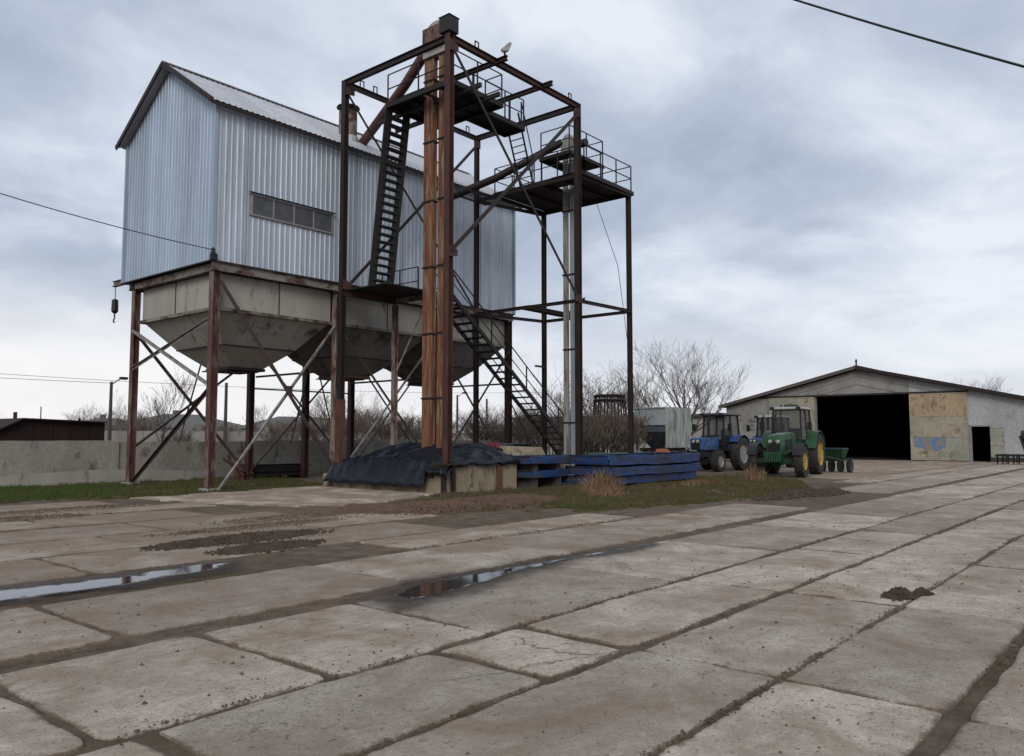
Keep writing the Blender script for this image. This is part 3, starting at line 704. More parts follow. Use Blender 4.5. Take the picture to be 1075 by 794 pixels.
# posts
def post(x, y, z0, z1, mat, w=.22, parent=silo, nm='post'):
    mb = MB().ibeam((x,y,z0),(x,y,z1),w,w,.022,up=(1,0,0))
    mb.box(x-w*.8,y-w*.8,z0,x+w*.8,y+w*.8,z0+.02)
    return mb.build(nm, mat, parent)
PX = [12.86,17.5,22.2,26.8]
for i, x in enumerate(PX): post(x, SY0+.14, .0, 6.72, M['post_silo'] if i == 0 else (M['post_pale'] if i == 1 else M['steel_dark']), .24)
for i, x in enumerate([12.86,17.4,19.95,22.3,26.8]): post(x, 27.75, .0, 6.72, M['post_silo'] if i == 0 else M['steel_red'], .22)
# pale sheathing wrapped on the lower pad
w = MB()
for x, y in ((12.86,SY0+.14),(12.86,27.75)):
    w.loft([[(x-.28,y-.3,0),(x+.3,y-.26,0),(x+.27,y+.3,0),(x-.3,y+.27,0)],[(x-.2,y-.2,.12),(x+.2,y-.2,.12),(x+.2,y+.2,.12),(x-.2,y+.2,.12)]])
w.build('footing', M['concrete_old'], silo)
Yn, Yb = SY0+.02, 27.75
def brace(p, q, mat, w=.09, parent=silo, nm='brace'): return MB().angle(p, q, w, .014).build(nm, mat, parent)
brace((13.0,Yn,6.45),(17.4,Yn,.6), M['brace_dark'], .12); brace((17.3,Yn-.02,5.5),(13.05,Yn-.02,.05), M['brace_pale'], .11)
MB().box(15.36,Yn-.075,3.0,15.6,Yn-.06,3.32).build('gusset', M['brace_dark'], silo)
brace((12.75,27.7,5.35),(12.75,22.7,3.3), M['brace_pale'], .09); brace((12.72,22.7,5.25),(12.72,27.7,4.0), M['brace_pale'], .09)
brace((12.8,22.7,3.15),(12.8,27.6,.1), M['brace_dark'], .1)
brace((12.86,27.72,5.3),(17.4,27.72,.2), M['brace_dark'], .12); brace((17.4,27.76,4.7),(12.9,27.76,1.3), M['brace_dark'], .09)
brace((17.6,Yn,5.4),(22.1,Yn,.6), M['brace_dark'], .09); brace((22.1,Yn-.02,5.4),(17.6,Yn-.02,.4), M['brace_pale'], .09)
brace((22.3,Yn,5.4),(26.7,Yn,.3), M['brace_dark'], .09); brace((26.7,Yn-.02,5.4),(22.3,Yn-.02,.3), M['brace_dark'], .09)
for a, b in ((17.4,22.3),(22.3,26.8)):
    brace((a,27.7,5.3),(b,27.7,.3), M['brace_dark'], .08); brace((b,27.74,5.3),(a,27.74,.3), M['brace_dark'], .08)
for x in PX[1:]:
    brace((x,22.8,4.0),(x,27.6,4.0), M['brace_dark'], .07)
brace((17.4,27.78,3.55),(22.3,27.78,3.55), M['brace_dark'], .06)
for x, d in ((15.3,1),(20,1),(20.4,-1)): brace((x,27.6,4.6),(x-.9*d,27.5,1.4), M['brace_dark'], .06)
# hoist beam at the left corner
MB().ibeam((12.95,27.2,7.2),(12.95,29.75,7.2),.14,.2).build('hoist_beam', M['beam_pale'], silo)
hk = thing('electric_hoist', 'small dark hoist block hanging from the pale beam at the silo left corner', 'hoist', (12.95,29.6,5.9))
MB().bar((12.95,29.6,7.1),(12.95,29.6,6.6),.02).build('chain', M['steel_black'], hk)
MB().lathe([(.04,6.65),(.11,6.6),(.12,6.2),(.06,6.12)],(12.95,29.6,0),n=12).build('block', M['black'], hk)
MB().tube([(12.95,29.6,6.14),(12.95,29.6,5.95),(12.95,29.67,5.88),(12.95,29.66,5.8),(12.95,29.58,5.8)],.025,6).build('hook', M['steel_black'], hk)
# corner insulator for the service wire
ins = thing('wire_bracket', 'black insulator bracket on the near corner of the silo', 'bracket', (12.6,22.35,7.1))
MB().box(12.55,22.3,7.0,12.75,22.42,7.2).build('plate', M['black'], ins)
MB().lathe([(.03,7.2),(.07,7.22),(.05,7.28),(.07,7.31),(.02,7.38)],(12.62,22.34,0),n=10).build('insulator', M['black'], ins)

# ------------------------------------------------------------------ steel tower
TX0, TX1, TY0, TY1, TZ, TM = 16.88, 23.55, 16.58, 21.55, 13.75, 6.55
EX = 26.95; EY = 20.75
tw = thing('steel_tower', 'dark rusty steel frame tower with platforms and stairs beside the silo', 'tower', (TX0, TY0, 0))
def tpost(x, y, z0, z1, mat, w=.24):
    mb = MB().ibeam((x,y,z0),(x,y,z1),w,w,.025,up=(1,0,0)); return mb.build('post', mat, tw)
tpost(TX0,TY0,.86,TZ+.1,M['steel_red'],.21); tpost(TX0,TY1,.2,TZ+.05,M['steel_dark'],.19)
tpost(TX1,TY0,.0,TZ+.05,M['steel_dark'],.2); tpost(TX1,TY1,.0,TZ+.05,M['steel_dark'],.16)
tpost(EX,TY0-.05,.0,11.3,M['steel_dark'],.16); tpost(EX,EY,.0,11.3,M['steel_dark'],.16)
MB().box(TX0-.115,TY1-.11,.0,TX0+.115,TY1+.12,2.9).build('post_sleeve', M['rust_sleeve'], tw)
def tb(p, q, w=.14, h=.2, mat='steel_dark', nm='beam'): return MB().ibeam(p, q, w, h, .018).build(nm, M[mat], tw)
tb((TX0-.1,TY0,TZ),(TX1+.15,TY0,TZ),.15,.2,'steel_red'); tb((TX0,TY0+.14,TZ-.01),(TX0,TY1+.14,TZ-.01),.14,.2)
tb((TX0,TY1,TZ-.02),(TX1,TY1,TZ-.02),.12,.18); tb((TX1,TY0+.14,TZ-.01),(TX1,TY1,TZ-.01),.14,.2)
tb((19.05,TY0-.45,TZ+.02),(19.05,TY1,TZ+.02-.0),.12,.16); tb((21.45,TY0-.45,TZ+.02),(21.45,TY1,TZ+.02),.12,.16)
# lifting lugs on the top beams
for (x, y) in ((18.1,TY0),(23.1,TY0),(18.2,TY1),(23.0,TY1),(17.6,TY1),(22.9,TY0)):
    l = MB(); z = TZ+.1
    if x == 22.9: continue
    l.bar((x-.08,y,z),(x-.08,y,z+.22),.03); l.bar((x+.08,y,z),(x+.08,y,z+.22),.03); l.bar((x-.09,y,z+.22),(x+.09,y,z+.22),.03)
    l.build('lifting_lug', M['steel_black'], tw)
# mid-level ring and its narrow deck over the bay
tb((TX1,TY0,TM),(TX1,TY1,TM),.09,.12); tb((TX1,TY1,TM),(EX,EY,TM),.09,.12); tb((EX,TY0-.15,TM),(EX,EY,TM),.09,.12); tb((TX1,TY0,TM),(EX,TY0-.15,TM),.09,.12)
MB().box(TX1+.1,18.9,TM+.06,EX,19.7,TM+.1).build('deck', M['steel_black'], tw)
tb((TX1,18.9,TM+.0),(EX,18.9,TM+.0),.07,.1); tb((TX1+.4,TY0,TM+.12),(EX-.4,19.2,TM+.12),.07,.1)
# big X braces
def tbr(p, q, w=.11, mat='steel_dark'): return MB().angle(p, q, w*.72, .014).build('brace', M[mat], tw)
tbr((TX0,TY0-.05,TZ-.2),(TX1,TY0-.05,TM),.13); tbr((TX0,TY0-.08,7.2),(TX1,TY0-.08,TZ-.2),.13)
tbr((TX0,TY1-.05,TZ-.3),(TX1,TY1-.05,TM),.12); tbr((TX0,TY1-.08,6.6),(TX1,TY1-.08,TZ-.2),.12)
tbr((TX1,TY0,11.3),(TX1,TY0+1.2,11.3),.09)
for (x, y, z, sx_) in ((TX0,TY0-.1,TZ-.28,1),(TX1,TY0-.1,TZ-.28,-1),(TX0,TY0-.1,7.15,1),(TX1,TY0-.1,TM+.05,-1),(TX0,TY1-.13,TZ-.3,1),(TX1,TY1-.13,TM+.05,-1),(TX0,TY1-.13,6.75,1),(TX1,TY1-.13,TZ-.3,-1)):
    MB().poly([(x-.08*sx_,y,z-.16),(x+.3*sx_,y,z-.1),(x+.3*sx_,y,z+.08),(x-.08*sx_,y,z+.2)],(0,.012,0)).build('gusset', M['steel_red'], tw)
# mid-height tie between rear left and front posts, landing
LZ = 6.62
tb((TX0,TY1-.02,LZ-.12),(19.25,TY1-.02,LZ-.12),.12,.22,'steel_red'); tb((19.25,19.45,LZ-.12),(19.25,TY1,LZ-.12),.1,.18,'beam_pale')
MB().ibeam((19.25,TY1,0),(19.25,TY1,LZ-.25),.17,.17,.02,up=(1,0,0)).build('landing_post', M['post_pale'], tw)
MB().angle((19.3,21.5,4.0),(19.3,20.0,LZ-.3),.08).build('brace', M['brace_pale'], tw)
MB().box(17.1,19.6,LZ-.02,19.35,22.4,LZ+.02).build('landing', M['steel_black'], tw)
MB().box(19.35,19.45,LZ-.02,20.15,20.45,LZ+.02).build('landing', M['steel_black'], tw)
def railing(pts, parent=tw, h=(.5,1.0), sp=1.1, r=.022, mat='steel_black', nm='railing', posts=True):
    mb = MB()
    for i in range(len(pts)-1):
        a, b = V(pts[i]), V(pts[i+1]); L = (b-a).length; n = max(1, round(L/sp))
        for k in range(n+1 if i == len(pts)-2 else n):
            p = a+(b-a)*k/n
            if posts: mb.bar(p, p+V((0,0,h[-1])), r*1.7)
        for q in h: mb.bar(a+V((0,0,q)), b+V((0,0,q)), r*1.4)
    return mb.build(nm, M[mat], parent)
railing([(19.32,TY1+.8,LZ),(19.32,20.45,LZ)])
# stairs
def stair(top, bot, wv, n, nm, slope_w=.2, rails=(1,1), parent=tw, rh=.95, mat='steel_black'):
    top, bot, wv = V(top), V(bot), V(wv)
    mb = MB(); d = (bot-top)
    up = V((0,0,1))
    mb.bar(top, bot, .06, slope_w, up); mb.bar(top+wv, bot+wv, .06, slope_w, up)
    so_ = mb.build(nm, M[mat], parent)
    run = V((d.x, d.y, 0)); run = run.normalized() if run.length > 1e-3 else V((0,1,0))
    base = None
    for k in range(n):
        p = top+d*((k+.5)/n)
        if base is None:
            s_ = MB(); a = V((0,0,0)); s_.bar(a+wv*.03, a+wv*.97, .24, .05)
            base = s_.build('step', M[mat], so_, loc=tuple(p)); 
            me = base.data
            for vv in me.vertices: vv.co = vv.co+p
        else:
            o = base.copy(); COL.objects.link(o); o.parent = so_; o.location = p-wloc(so_)
    for i, on in enumerate(rails):
        if on:
            o_ = wv*i; h_ = MB(); z1 = V((0,0,rh)); z2 = V((0,0,rh*.5))
            h_.tube([top+o_+z1, bot+o_+z1], .024, 6); h_.tube([top+o_+z2, bot+o_+z2], .018, 6)
            m_ = max(2, int(d.length/2.2))
            for k in range(m_+1):
                q = top+d*(k/m_)+o_; h_.bar(q, q+z1, .04)
            h_.build('handrail', M[mat], so_)
    return so_
# steep upper flight, walkway level to landing
PZ = 12.95
stair((17.8,20.32,PZ),(17.8,21.15,LZ),(.8,0,0),24,'staircase',.3,(0,0))
hr = MB()
# lower flight
stair((20.1,19.5,LZ-.05),(28.3,19.5,.3),(0,.9,0),27,'staircase',.15,(1,1))
tb((26.2,EY-.1,4.6),(26.95,EY-.1,4.6),.06,.08)
tbr((24.0,20.4,3.4),(26.8,20.6,.2),.07)
# upper platforms
pl = MB(); pl.box(17.7,17.3,PZ-.03,20.15,18.1,PZ+.03); pl.box(17.7,18.1,PZ-.03,18.0,20.3,PZ+.03); pl.box(18.65,18.1,PZ-.03,20.15,19.0,PZ+.03); pl.box(18.0,18.95,PZ-.029,20.15,20.3,PZ+.029)
pl.box(20.15,18.05,PZ-.028,22.25,18.95,PZ+.028)
po_ = pl.build('platform', M['steel_black'], tw)
fr = MB()
for a, b in (((17.68,17.28),(17.68,20.32)),((17.68,17.28),(20.17,17.28)),((20.17,17.28),(20.17,20.3)),((17.68,20.32),(20.17,20.32)),((20.17,18.03),(22.27,18.03)),((20.17,18.97),(22.27,18.97)),((22.27,18.03),(22.27,18.97))):
    fr.bar((a[0],a[1],PZ-.08),(b[0],b[1],PZ-.08),.07,.16)
for y in (17.9,18.6,19.3,19.9): fr.bar((17.7,y,PZ-.07),(20.1,y,PZ-.07),.05,.08)
for x in (18.3,19.2): fr.bar((x,TY0,PZ-.2),(x,TY1,PZ-.2),.1,.14)
fr.build('platform_frame', M['steel_black'], tw)
railing([(17.7,20.3,PZ),(17.7,17.3,PZ)], sp=1.5); railing([(17.7,17.3,PZ),(20.15,17.3,PZ),(20.15,18.05,PZ),(22.25,18.05,PZ)], sp=1.0)
railing([(22.25,18.95,PZ),(20.15,18.95,PZ),(20.15,20.3,PZ)], sp=1.0)
hang = MB()
for x in (19.05,21.45):
    for y in (17.6,19.6) if x < 20 else (18.05,18.95): hang.bar((x,y,PZ),(x,y,TZ),.06)
hang.build('hanger', M['steel_dark'], tw)
# ladder between walkway and lower platform
LP = 11.36
def ladder(top, bot, wv, n, nm='ladder', ext=0.):
    top, bot, wv = V(top), V(bot), V(wv); mb = MB(); e = (top-bot).normalized()*ext
    mb.bar(top+e, bot, .05, .08); mb.bar(top+wv+e, bot+wv, .05, .08)
    lo_ = mb.build(nm, M['steel_black'], tw); rg = MB()
    for k in range(n):
        p = bot+(top-bot)*((k+.6)/n); rg.bar(p, p+wv, .03)
    rg.build('rungs', M['steel_black'], lo_); return lo_
ladder((22.3,18.2,PZ),(23.95,18.95,LP),(.0,.62,0),9,'ladder',.6)
hr = MB(); hr.tube([(22.3,18.2,PZ+1.),(24.0,18.95,LP+.9)],.022,6); hr.bar((22.3,18.2,PZ),(22.3,18.2,PZ+1.),.04); hr.bar((24.0,18.95,LP),(24.0,18.95,LP+.9),.04); hr.build('handrail', M['steel_black'], tw)
# lower platform round the second elevator
pl = MB(); pl.box(23.75,TY0-.15,LP-.03,24.75,EY,LP+.03); pl.box(25.25,TY0-.15,LP-.03,EX+.1,EY,LP+.03); pl.box(24.75,TY0-.15,LP-.029,25.25,17.6,LP+.029); pl.box(24.75,18.4,LP-.029,25.25,EY,LP+.029)
pl.build('platform', M['steel_black'], tw)
fr = MB(); cs = [(23.7,TY0-.2),(EX+.12,TY0-.2),(EX+.12,EY+.05),(23.7,EY+.05)]
for i in range(4): a, b = cs[i], cs[(i+1) % 4]; fr.bar((*a,LP-.1),(*b,LP-.1),.08,.14)
for y in (17.5,18.5,19.6): fr.bar((23.7,y,LP-.09),(EX+.1,y,LP-.09),.06,.1)
fr.bar((TX1,TY0,LP-.2),(EX,TY0-.15,LP-.2),.1,.12); fr.bar((TX1,TY1,LP-.2),(EX,EY,LP-.2),.1,.12); fr.bar((TX1,TY0,LP-.21),(TX1,TY1,LP-.21),.1,.12)
fr.bar((22.5,EY+.3,LP-.1),(24,EY+.05,LP-.1),.06); fr.bar((21.9,TY1-.1,LP-.28),(24,TY1-.1,LP-.28),.06)
fr.build('platform_frame', M['steel_dark'], tw)
railing([(23.75,TY0-.15,LP),(EX+.05,TY0-.15,LP),(EX+.05,EY,LP),(23.75,EY,LP),(23.75,19.75,LP)], sp=1.25)
railing([(23.75,18.85,LP),(23.75,TY0-.15,LP)], sp=1.1)
# small service platform at the second head
HZ = 12.42
pl = MB(); pl.box(24.1,17.3,HZ-.03,24.75,18.75,HZ+.03); pl.box(25.3,17.3,HZ-.03,26.4,18.75,HZ+.03); pl.box(24.75,17.3,HZ-.028,25.3,17.6,HZ+.028); pl.box(24.75,18.4,HZ-.028,25.3,18.75,HZ+.028)
pl.bar((24.1,17.3,HZ-.07),(26.4,17.3,HZ-.07),.06,.1); pl.bar((24.1,18.75,HZ-.07),(26.4,18.75,HZ-.07),.06,.1); pl.bar((24.1,17.3,HZ-.07),(24.1,18.75,HZ-.07),.06,.1)
for x, y in ((24.15,17.35),(26.35,17.35),(24.15,18.7),(26.35,18.7)): pl.bar((x,y,LP),(x,y,HZ),.05)
pl.build('platform', M['steel_black'], tw)
railing([(24.12,18.7,HZ),(24.12,17.35,HZ),(26.38,17.35,HZ),(26.38,18.7,HZ)], sp=1.15)

# ------------------------------------------------------------------ bucket elevators
def elevator(nm, label, cx, cy, z0, zt, dy, wx, wy, m1, m2, clampz, headsz):
    e = thing(nm, label, 'elevator', (cx, cy, 0), 0, 'bucket elevators in the steel tower')
    for k, mt in ((-1, m2), (1, m1)):
        y = cy+k*dy/2; t = MB(); t.box(cx-wx/2,y-wy/2,z0,cx+wx/2,y+wy/2,zt)
        t.box(cx-wx/2-.012,y-wy/2-.012,z0,cx-wx/2+.03,y-wy/2+.03,zt); t.box(cx-wx/2-.012,y+wy/2-.03,z0,cx-wx/2+.03,y+wy/2+.012,zt)
        t.build('duct', mt, e)
    for z in clampz:
        for k in (-1,1):
            y = cy+k*dy/2
            MB().box(cx-wx/2-.04,y-wy/2-.04,z-.025,cx+wx/2+.04,y+wy/2+.04,z+.025).build('flange', M['steel_dark'], e)
    H, Wd = headsz
    # rounded head housing, arc in the YZ plane
    pr = [(cy-Wd/2, zt-.05), (cy-Wd/2, zt+H*.45)]
    for a in range(0, 181, 20): pr.append((cy-Wd/2*math.cos(R(a)), zt+H*.45+H*.55*math.sin(R(a))))
    pr.append((cy+Wd/2, zt-.05))
    MB().poly([(cx-wx/2-.06,y,z) for y, z in pr],(wx+.12,0,0)).build('head', M['head'] if nm == 'rusty_elevator' else M['trunk_grey'], e)
    return e
e1 = elevator('bucket_elevator', 'tall orange rusty twin duct bucket elevator rising out of the navy tarp', 18.32, 18.5, 1.3, 14.3, .68, .2, .40, M['trunk'], M['trunk'], [2.9,5.0,7.2,9.4,11.4,13.5], (1.15,1.2))
MB().box(18.0,18.05,14.55,18.15,18.95,15.2).build('drive_cover', M['head'], e1)
sp1 = MB(); sp1.tube([(18.3,19.1,14.6),(18.55,20.4,13.9),(19.35,23.75,12.75)],.17,12); sp1.build('spout', M['spout'], e1, smooth='auto')
bx = MB(); bx.box(16.7,16.42,TZ+.12,17.12,16.86,TZ+.6); bxo = thing('equipment_box', 'dark square box bolted on the top front corner of the tower', 'box', (16.8,16.7,TZ+.1))
bx.build('case', M['black'], bxo, bevel=.02); MB().box(16.68,16.4,TZ+.603,17.14,16.88,TZ+.62).build('lid', M['steel_dark'], bxo)
e2 = elevator('bucket_elevator', 'slim grey twin duct bucket elevator under the lower platforms at the right', 25.0, 18.0, .1, 12.6, .32, .12, .17, M['trunk_grey'], M['trunk_blue'], [2.2,5.0,7.9,10.4], (.85,.62))
sp2 = MB(); sp2.tube([(24.95,18.3,13.2),(23.6,20.6,11.9),(22.3,21.6,11.1),(22.0,22.1,10.85)],.15,12); sp2.build('spout', M['steel_dark'], e2, smooth='auto')
mo = MB(); mo.lathe([(.16,0),(.16,.5)],(25.1,17.25,13.0),'y',14); mo.build('motor', M['steel_black'], e2)
for e_, cz, cy in ((e1,1.35,18.5),(e2,.1,18.0)):
    pass
# spotlight at the end of the cross beam
sp = thing('floodlight', 'small pale floodlight tilted up on the end of a tower cross beam', 'light', (19.05,TY0-.35,TZ+.1))
MB().bar((19.05,TY0-.35,TZ+.1),(19.05,TY0-.35,TZ+.3),.05).build('bracket', M['steel_dark'], sp)
MB().poly([(18.98,TY0-.35,TZ+.25),(19.15,TY0-.45,TZ+.3),(19.3,TY0-.45,TZ+.6),(19.22,TY0-.4,TZ+.62),(18.98,TY0-.3,TZ+.36)],(.06,.12,0)).build('lamp_head', M['rim_grey'], sp)
# thin loose cable
cb = MB(); cb.tube([(26.3,EY-3,LP),(27.2,17.2,8.5),(28.2,17.4,5.5),(29.6,17.6,2.0)],.012,5); o = cb.build('hanging_cable', M['wire']); tag(o, 'thin loose cable slanting down right of the lower platform', 'cable')

# ------------------------------------------------------------------ loading pit and tarp
pit_ = thing('concrete_pit', 'low yellowed concrete loading pit wall at the foot of the tower', 'pit', (16.5,16.4,0))
wl = MB()
def rough_box(x0, y0, z0, x1, y1, z1, mb, n=10):
    rings = []
    for i in range(n+1):
        x = x0+(x1-x0)*i/n; j = .03*nz(x, y0, 2, 2); k = .04*nz(x, y0, 5, 1.5)
        rings.append([(x,y0+j,z0),(x,y1+j,z0),(x,y1+j,z1+k),(x,y0+j,z1+k)])
    mb.loft(rings)
rough_box(16.62,16.45,-.05,19.9,16.85,.84,wl,20); wl.build('front_wall', M['pit_concrete'], pit_)
wl = MB(); wl.box(16.64,16.86,-.05,16.95,22.1,.45); wl.build('side_wall', M['pit_concrete'], pit_)
wl = MB(); wl.loft([[(20.2,17.2,.8),(22.6,17.2,.8),(22.6,20.5,.8),(20.2,20.5,.8)],[(20.7,17.5,1.35),(22.3,17.3,1.3),(22.3,20.2,1.3),(20.7,20.2,1.4)]]); wl.build('end_block', M['pit_concrete'], pit_)
wl = MB(); wl.box(16.48,16.32,-.02,16.6,16.44,.84); wl.box(16.88,16.32,-.02,16.98,16.44,.84); wl.build('corner_post', M['steel_dark'], pit_)
wl = MB(); wl.box(16.4,16.25,.84,17.3,16.95,.88); wl.build('cap_plate', M['steel_dark'], pit_)
st = MB(); st.box(18.9,16.39,.05,19.15,16.43,.8); st.build('rusty_plate', M['hopper_rust'], pit_)
tp = MB(); nxg, nyg = 130, 110; ax0, ax1, ay0, ay1 = 16.35, 24.3, 16.3, 21.7
for j in range(nyg+1):
    for i in range(nxg+1):
        x = ax0+(ax1-ax0)*i/nxg; y = ay0+(ay1-ay0)*j/nyg
        sx = min(1, (x-ax0)/3.2); sy = min(1, (y-ay0)/2.2); ex = min(1, (ax1-x)/1.4); ey = min(1, (ay1-y)/1.2)
        sm = lambda t: t*t*(3-2*t)
        # front hem sits on the wall top, left hem drops near the ground
        left = 1-min(1, (x-ax0)/.5)
        hem_f = .86 if x > 17.2 else .5
        base = .28+.55*min(1, (x-ax0)/.45) if y > 17.0 else .75
        base = min(base, .9); base = max(.22, base)
        if x > 17.0 and y < 17.2: base = .93
        elif x > 16.5 and y < 17.0: base = .93-.4*max(0, (17.0-x)/.5)
        top = 1.42-.10*abs(nz(x, y, 1, .5))
        k = sm(max(0, min(sx*1.25, 1)))*sm(max(0, min(1, sy*1.1)))*sm(max(0, min(1, ex)))*sm(max(0, min(1, ey)))
        k = k**.62
        if x > 21.5: base = max(base, .95)
        z = base+(top-base)*k
        z += .05*nz(x, y, 0, 1.3)+.055*(.5-abs(nz(x*.35+y*.5, y*.9-x*.4, 3, 2.4))*2.6)+.03*(.5-abs(nz(x*.9+y*.3, y*.35, 5, 5.))*2.4)+.006*nz(x, y, 2, 14)
        px = x+.05*nz(x, y, 8, 2); py = y+.06*nz(x, y, 9, 2)
        if j == 0: z -= .12+.1*nz(x, 0, 4, 2)
        if i == 0: z -= .07+.09*nz(0, y, 4, 2); 
        tp.v.append((px, py, max(.1, z)))
for j in range(nyg):
    for i in range(nxg):
        x = ax0+(ax1-ax0)*i/nxg; y = ay0+(ay1-ay0)*j/nyg
        if x > 20.3+1.0*nz(x, y, 2, .9) and y < 17.6+.25*nz(x, 0, 3, 1.5)+(x-20.3)*.25: continue
        if abs(x-16.84) < .0: continue
        a = j*(nxg+1)+i; tp.f.append((a, a+1, a+nxg+2, a+nxg+1))
to = tp.build('tarpaulin', M['tarp'], smooth=True, norm=False); tag(to, 'crumpled navy tarpaulin draped over the concrete pit', 'tarp')
sol = to.modifiers.new('thick', 'SOLIDIFY'); sol.thickness = .02
pk = MB()
for i in range(7):
    x = 20.1+random.uniform(-.25,.25); y = 17.7+random.uniform(-.12,.12); pk.box(x,y,1.2,x+random.uniform(.06,.16),y+random.uniform(.05,.1),1.44+random.uniform(0,.04))
o = pk.build('plastic_scrap', mat_plain('dull_pink_plastic', (.22,.03,.06))); tag(o, 'small crumpled pink plastic scrap on top of the navy tarp', 'scrap')
pk = MB(); pk.loft([[(16.42,20.0,.52),(16.40,19.35,.50),(16.36,19.35,.38),(16.36,20.0,.4)],[(16.36,20.0,.53),(16.34,19.35,.51),(16.30,19.35,.37),(16.30,20.0,.39)]])

# ------------------------------------------------------------------ blue trays
def tray(x0, x1, y0, y1, z, h, label, rz=0, sag=0.):
    t = thing('steel_tray', label, 'steel tray', ((x0+x1)/2,(y0+y1)/2,z), R(rz), 'blue steel trays stacked on the grass', local=True)
    hx, hy = (x1-x0)/2, (y1-y0)/2
    d = MB()
    n = 14
    def lipx(ys, nm_):
        mb = MB(); rings = []
        for i in range(n+1):
            x = -hx+2*hx*i/n; zz = .02*nz(x, ys, z, .9)-sag*(1-(x/hx)**2)
            s = 1 if ys > 0 else -1
            rings.append([(x,ys,zz),(x,ys+s*.02,zz),(x,ys+s*.02,zz+h),(x,ys-s*.06,zz+h+.005),(x,ys-s*.06,zz+h-.015),(x,ys,zz+h-.02)])
        mb.loft(rings); return mb
    lipx(-hy, '').build('side_panel', M['blue_paint'], t); lipx(hy, '').build('side_panel', M['blue_paint'], t)
    for xs in (-hx, hx):
        e = MB(); e.box(xs-.012,-hy+.03,.0,xs+.012,hy-.03,h-.01); e.box(xs-.05,-hy+.03,h-.011,xs+.05,hy-.03,h+.004); e.build('end_panel', M['blue_paint'], t)
    d.box(-hx+.03,-hy+.03,h*.55,hx-.03,hy-.03,h*.55+.012); d.build('bed', M['blue_light'], t)
    rb = MB()
    for i in range(1, 7):
        x = -hx+2*hx*i/7; rb.box(x-.03,-hy-.045,.01,x+.03,-hy-.022,h-.03)
    return t
tray(22.1,28.1,14.4,16.3,.10,.24,'bottom blue tray of the right stack, sunk in the grass',0,.0)
tray(22.15,28.35,14.3,16.2,.40,.27,'middle blue tray of the right stack',.6,.02)
tray(22.1,28.3,14.35,16.3,.75,.30,'topmost blue tray of the right stack, reaching towards the blue tractor',-.5,.03)
tray(20.05,22.0,15.95,17.0,.36,.22,'lower blue tray of the short left stack beside the concrete wall',.8)
tray(19.95,22.0,15.9,17.0,.80,.24,'upper blue tray of the short left stack beside the concrete wall',-.8)
for x in (22.6,25,27.6):
    for z0, z1 in ((.0,.1),(.34,.4),(.67,.75)):
        o = MB().box(x,14.5,z0,x+.2,16.1,z1).build('timber_packer', M['wood_pole'], loc=(x,14.5,z0)); tag(o, 'dark timber packer wedged between the blue trays of the right stack', 'timber', 'timber packers under the right blue trays')
for x in (20.3,21.5):
    for z0, z1 in ((0,.36),(.58,.8)):
        o = MB().box(x,16.05,z0,x+.2,16.9,z1).build('timber_packer', M['wood_pole'], loc=(x,16.05,z0)); tag(o, 'timber packer wedged under the trays of the short left stack', 'timber', 'timber packers under the left blue trays')

# ------------------------------------------------------------------ vehicles
def wheel(parent, x, y, r, w, rimr, rim_mat, lug=True, out=1):
    t = MB(); n = 28
    t.lathe([(rimr,-w*.42),(r*.8,-w*.5),(r*.93,-w*.47),(r*.965,-w*.3),(r*.97,0),(r*.965,w*.3),(r*.93,w*.47),(r*.8,w*.5),(rimr,w*.42)], (x,y,r), 'y', n, True)
    if lug:
        for k in range(18):
            for s in (-1, 1):
                a = 2*math.pi*(k+.5*(s > 0))/18; c_, s_ = math.cos(a), math.sin(a); a2 = a+.22; c2, s2 = math.cos(a2), math.sin(a2)
                p1 = (x+c2*(r*.955), y+s*w*.46, r+s2*r*.955); p0 = (x+c_*(r*.98), y+s*w*.02, r+s_*r*.98)
                t.bar(p0, p1, .05, .07, up=(c_,0,s_))
    w_ = t.build('wheel', M['tyre'], parent, smooth=False)
    q = MB(); yo = out*w*.5
    q.lathe([(.001,out*w*.12),(rimr*.28,out*w*.12),(rimr*.3,out*w*.22),(rimr*.36,out*w*.22),(rimr*.42,out*w*.08),(rimr*.8,out*w*.02),(rimr*.88,out*w*.2),(rimr*.99,out*w*.43),(rimr*1.03,out*w*.46),(rimr*1.0,out*w*.3)], (x,y,r), 'y', 24)
    q.build('rim', rim_mat, w_, smooth='auto')
    hb = MB()
    for k in range(8):
        a = k*math.pi/4; hb.lathe([(.02,out*w*.08),(.02,out*w*.13)],(x+rimr*.55*math.cos(a),y,r+rimr*.55*math.sin(a)),'y',6)
    hb.build('bolts', M['black'], w_)
    return w_
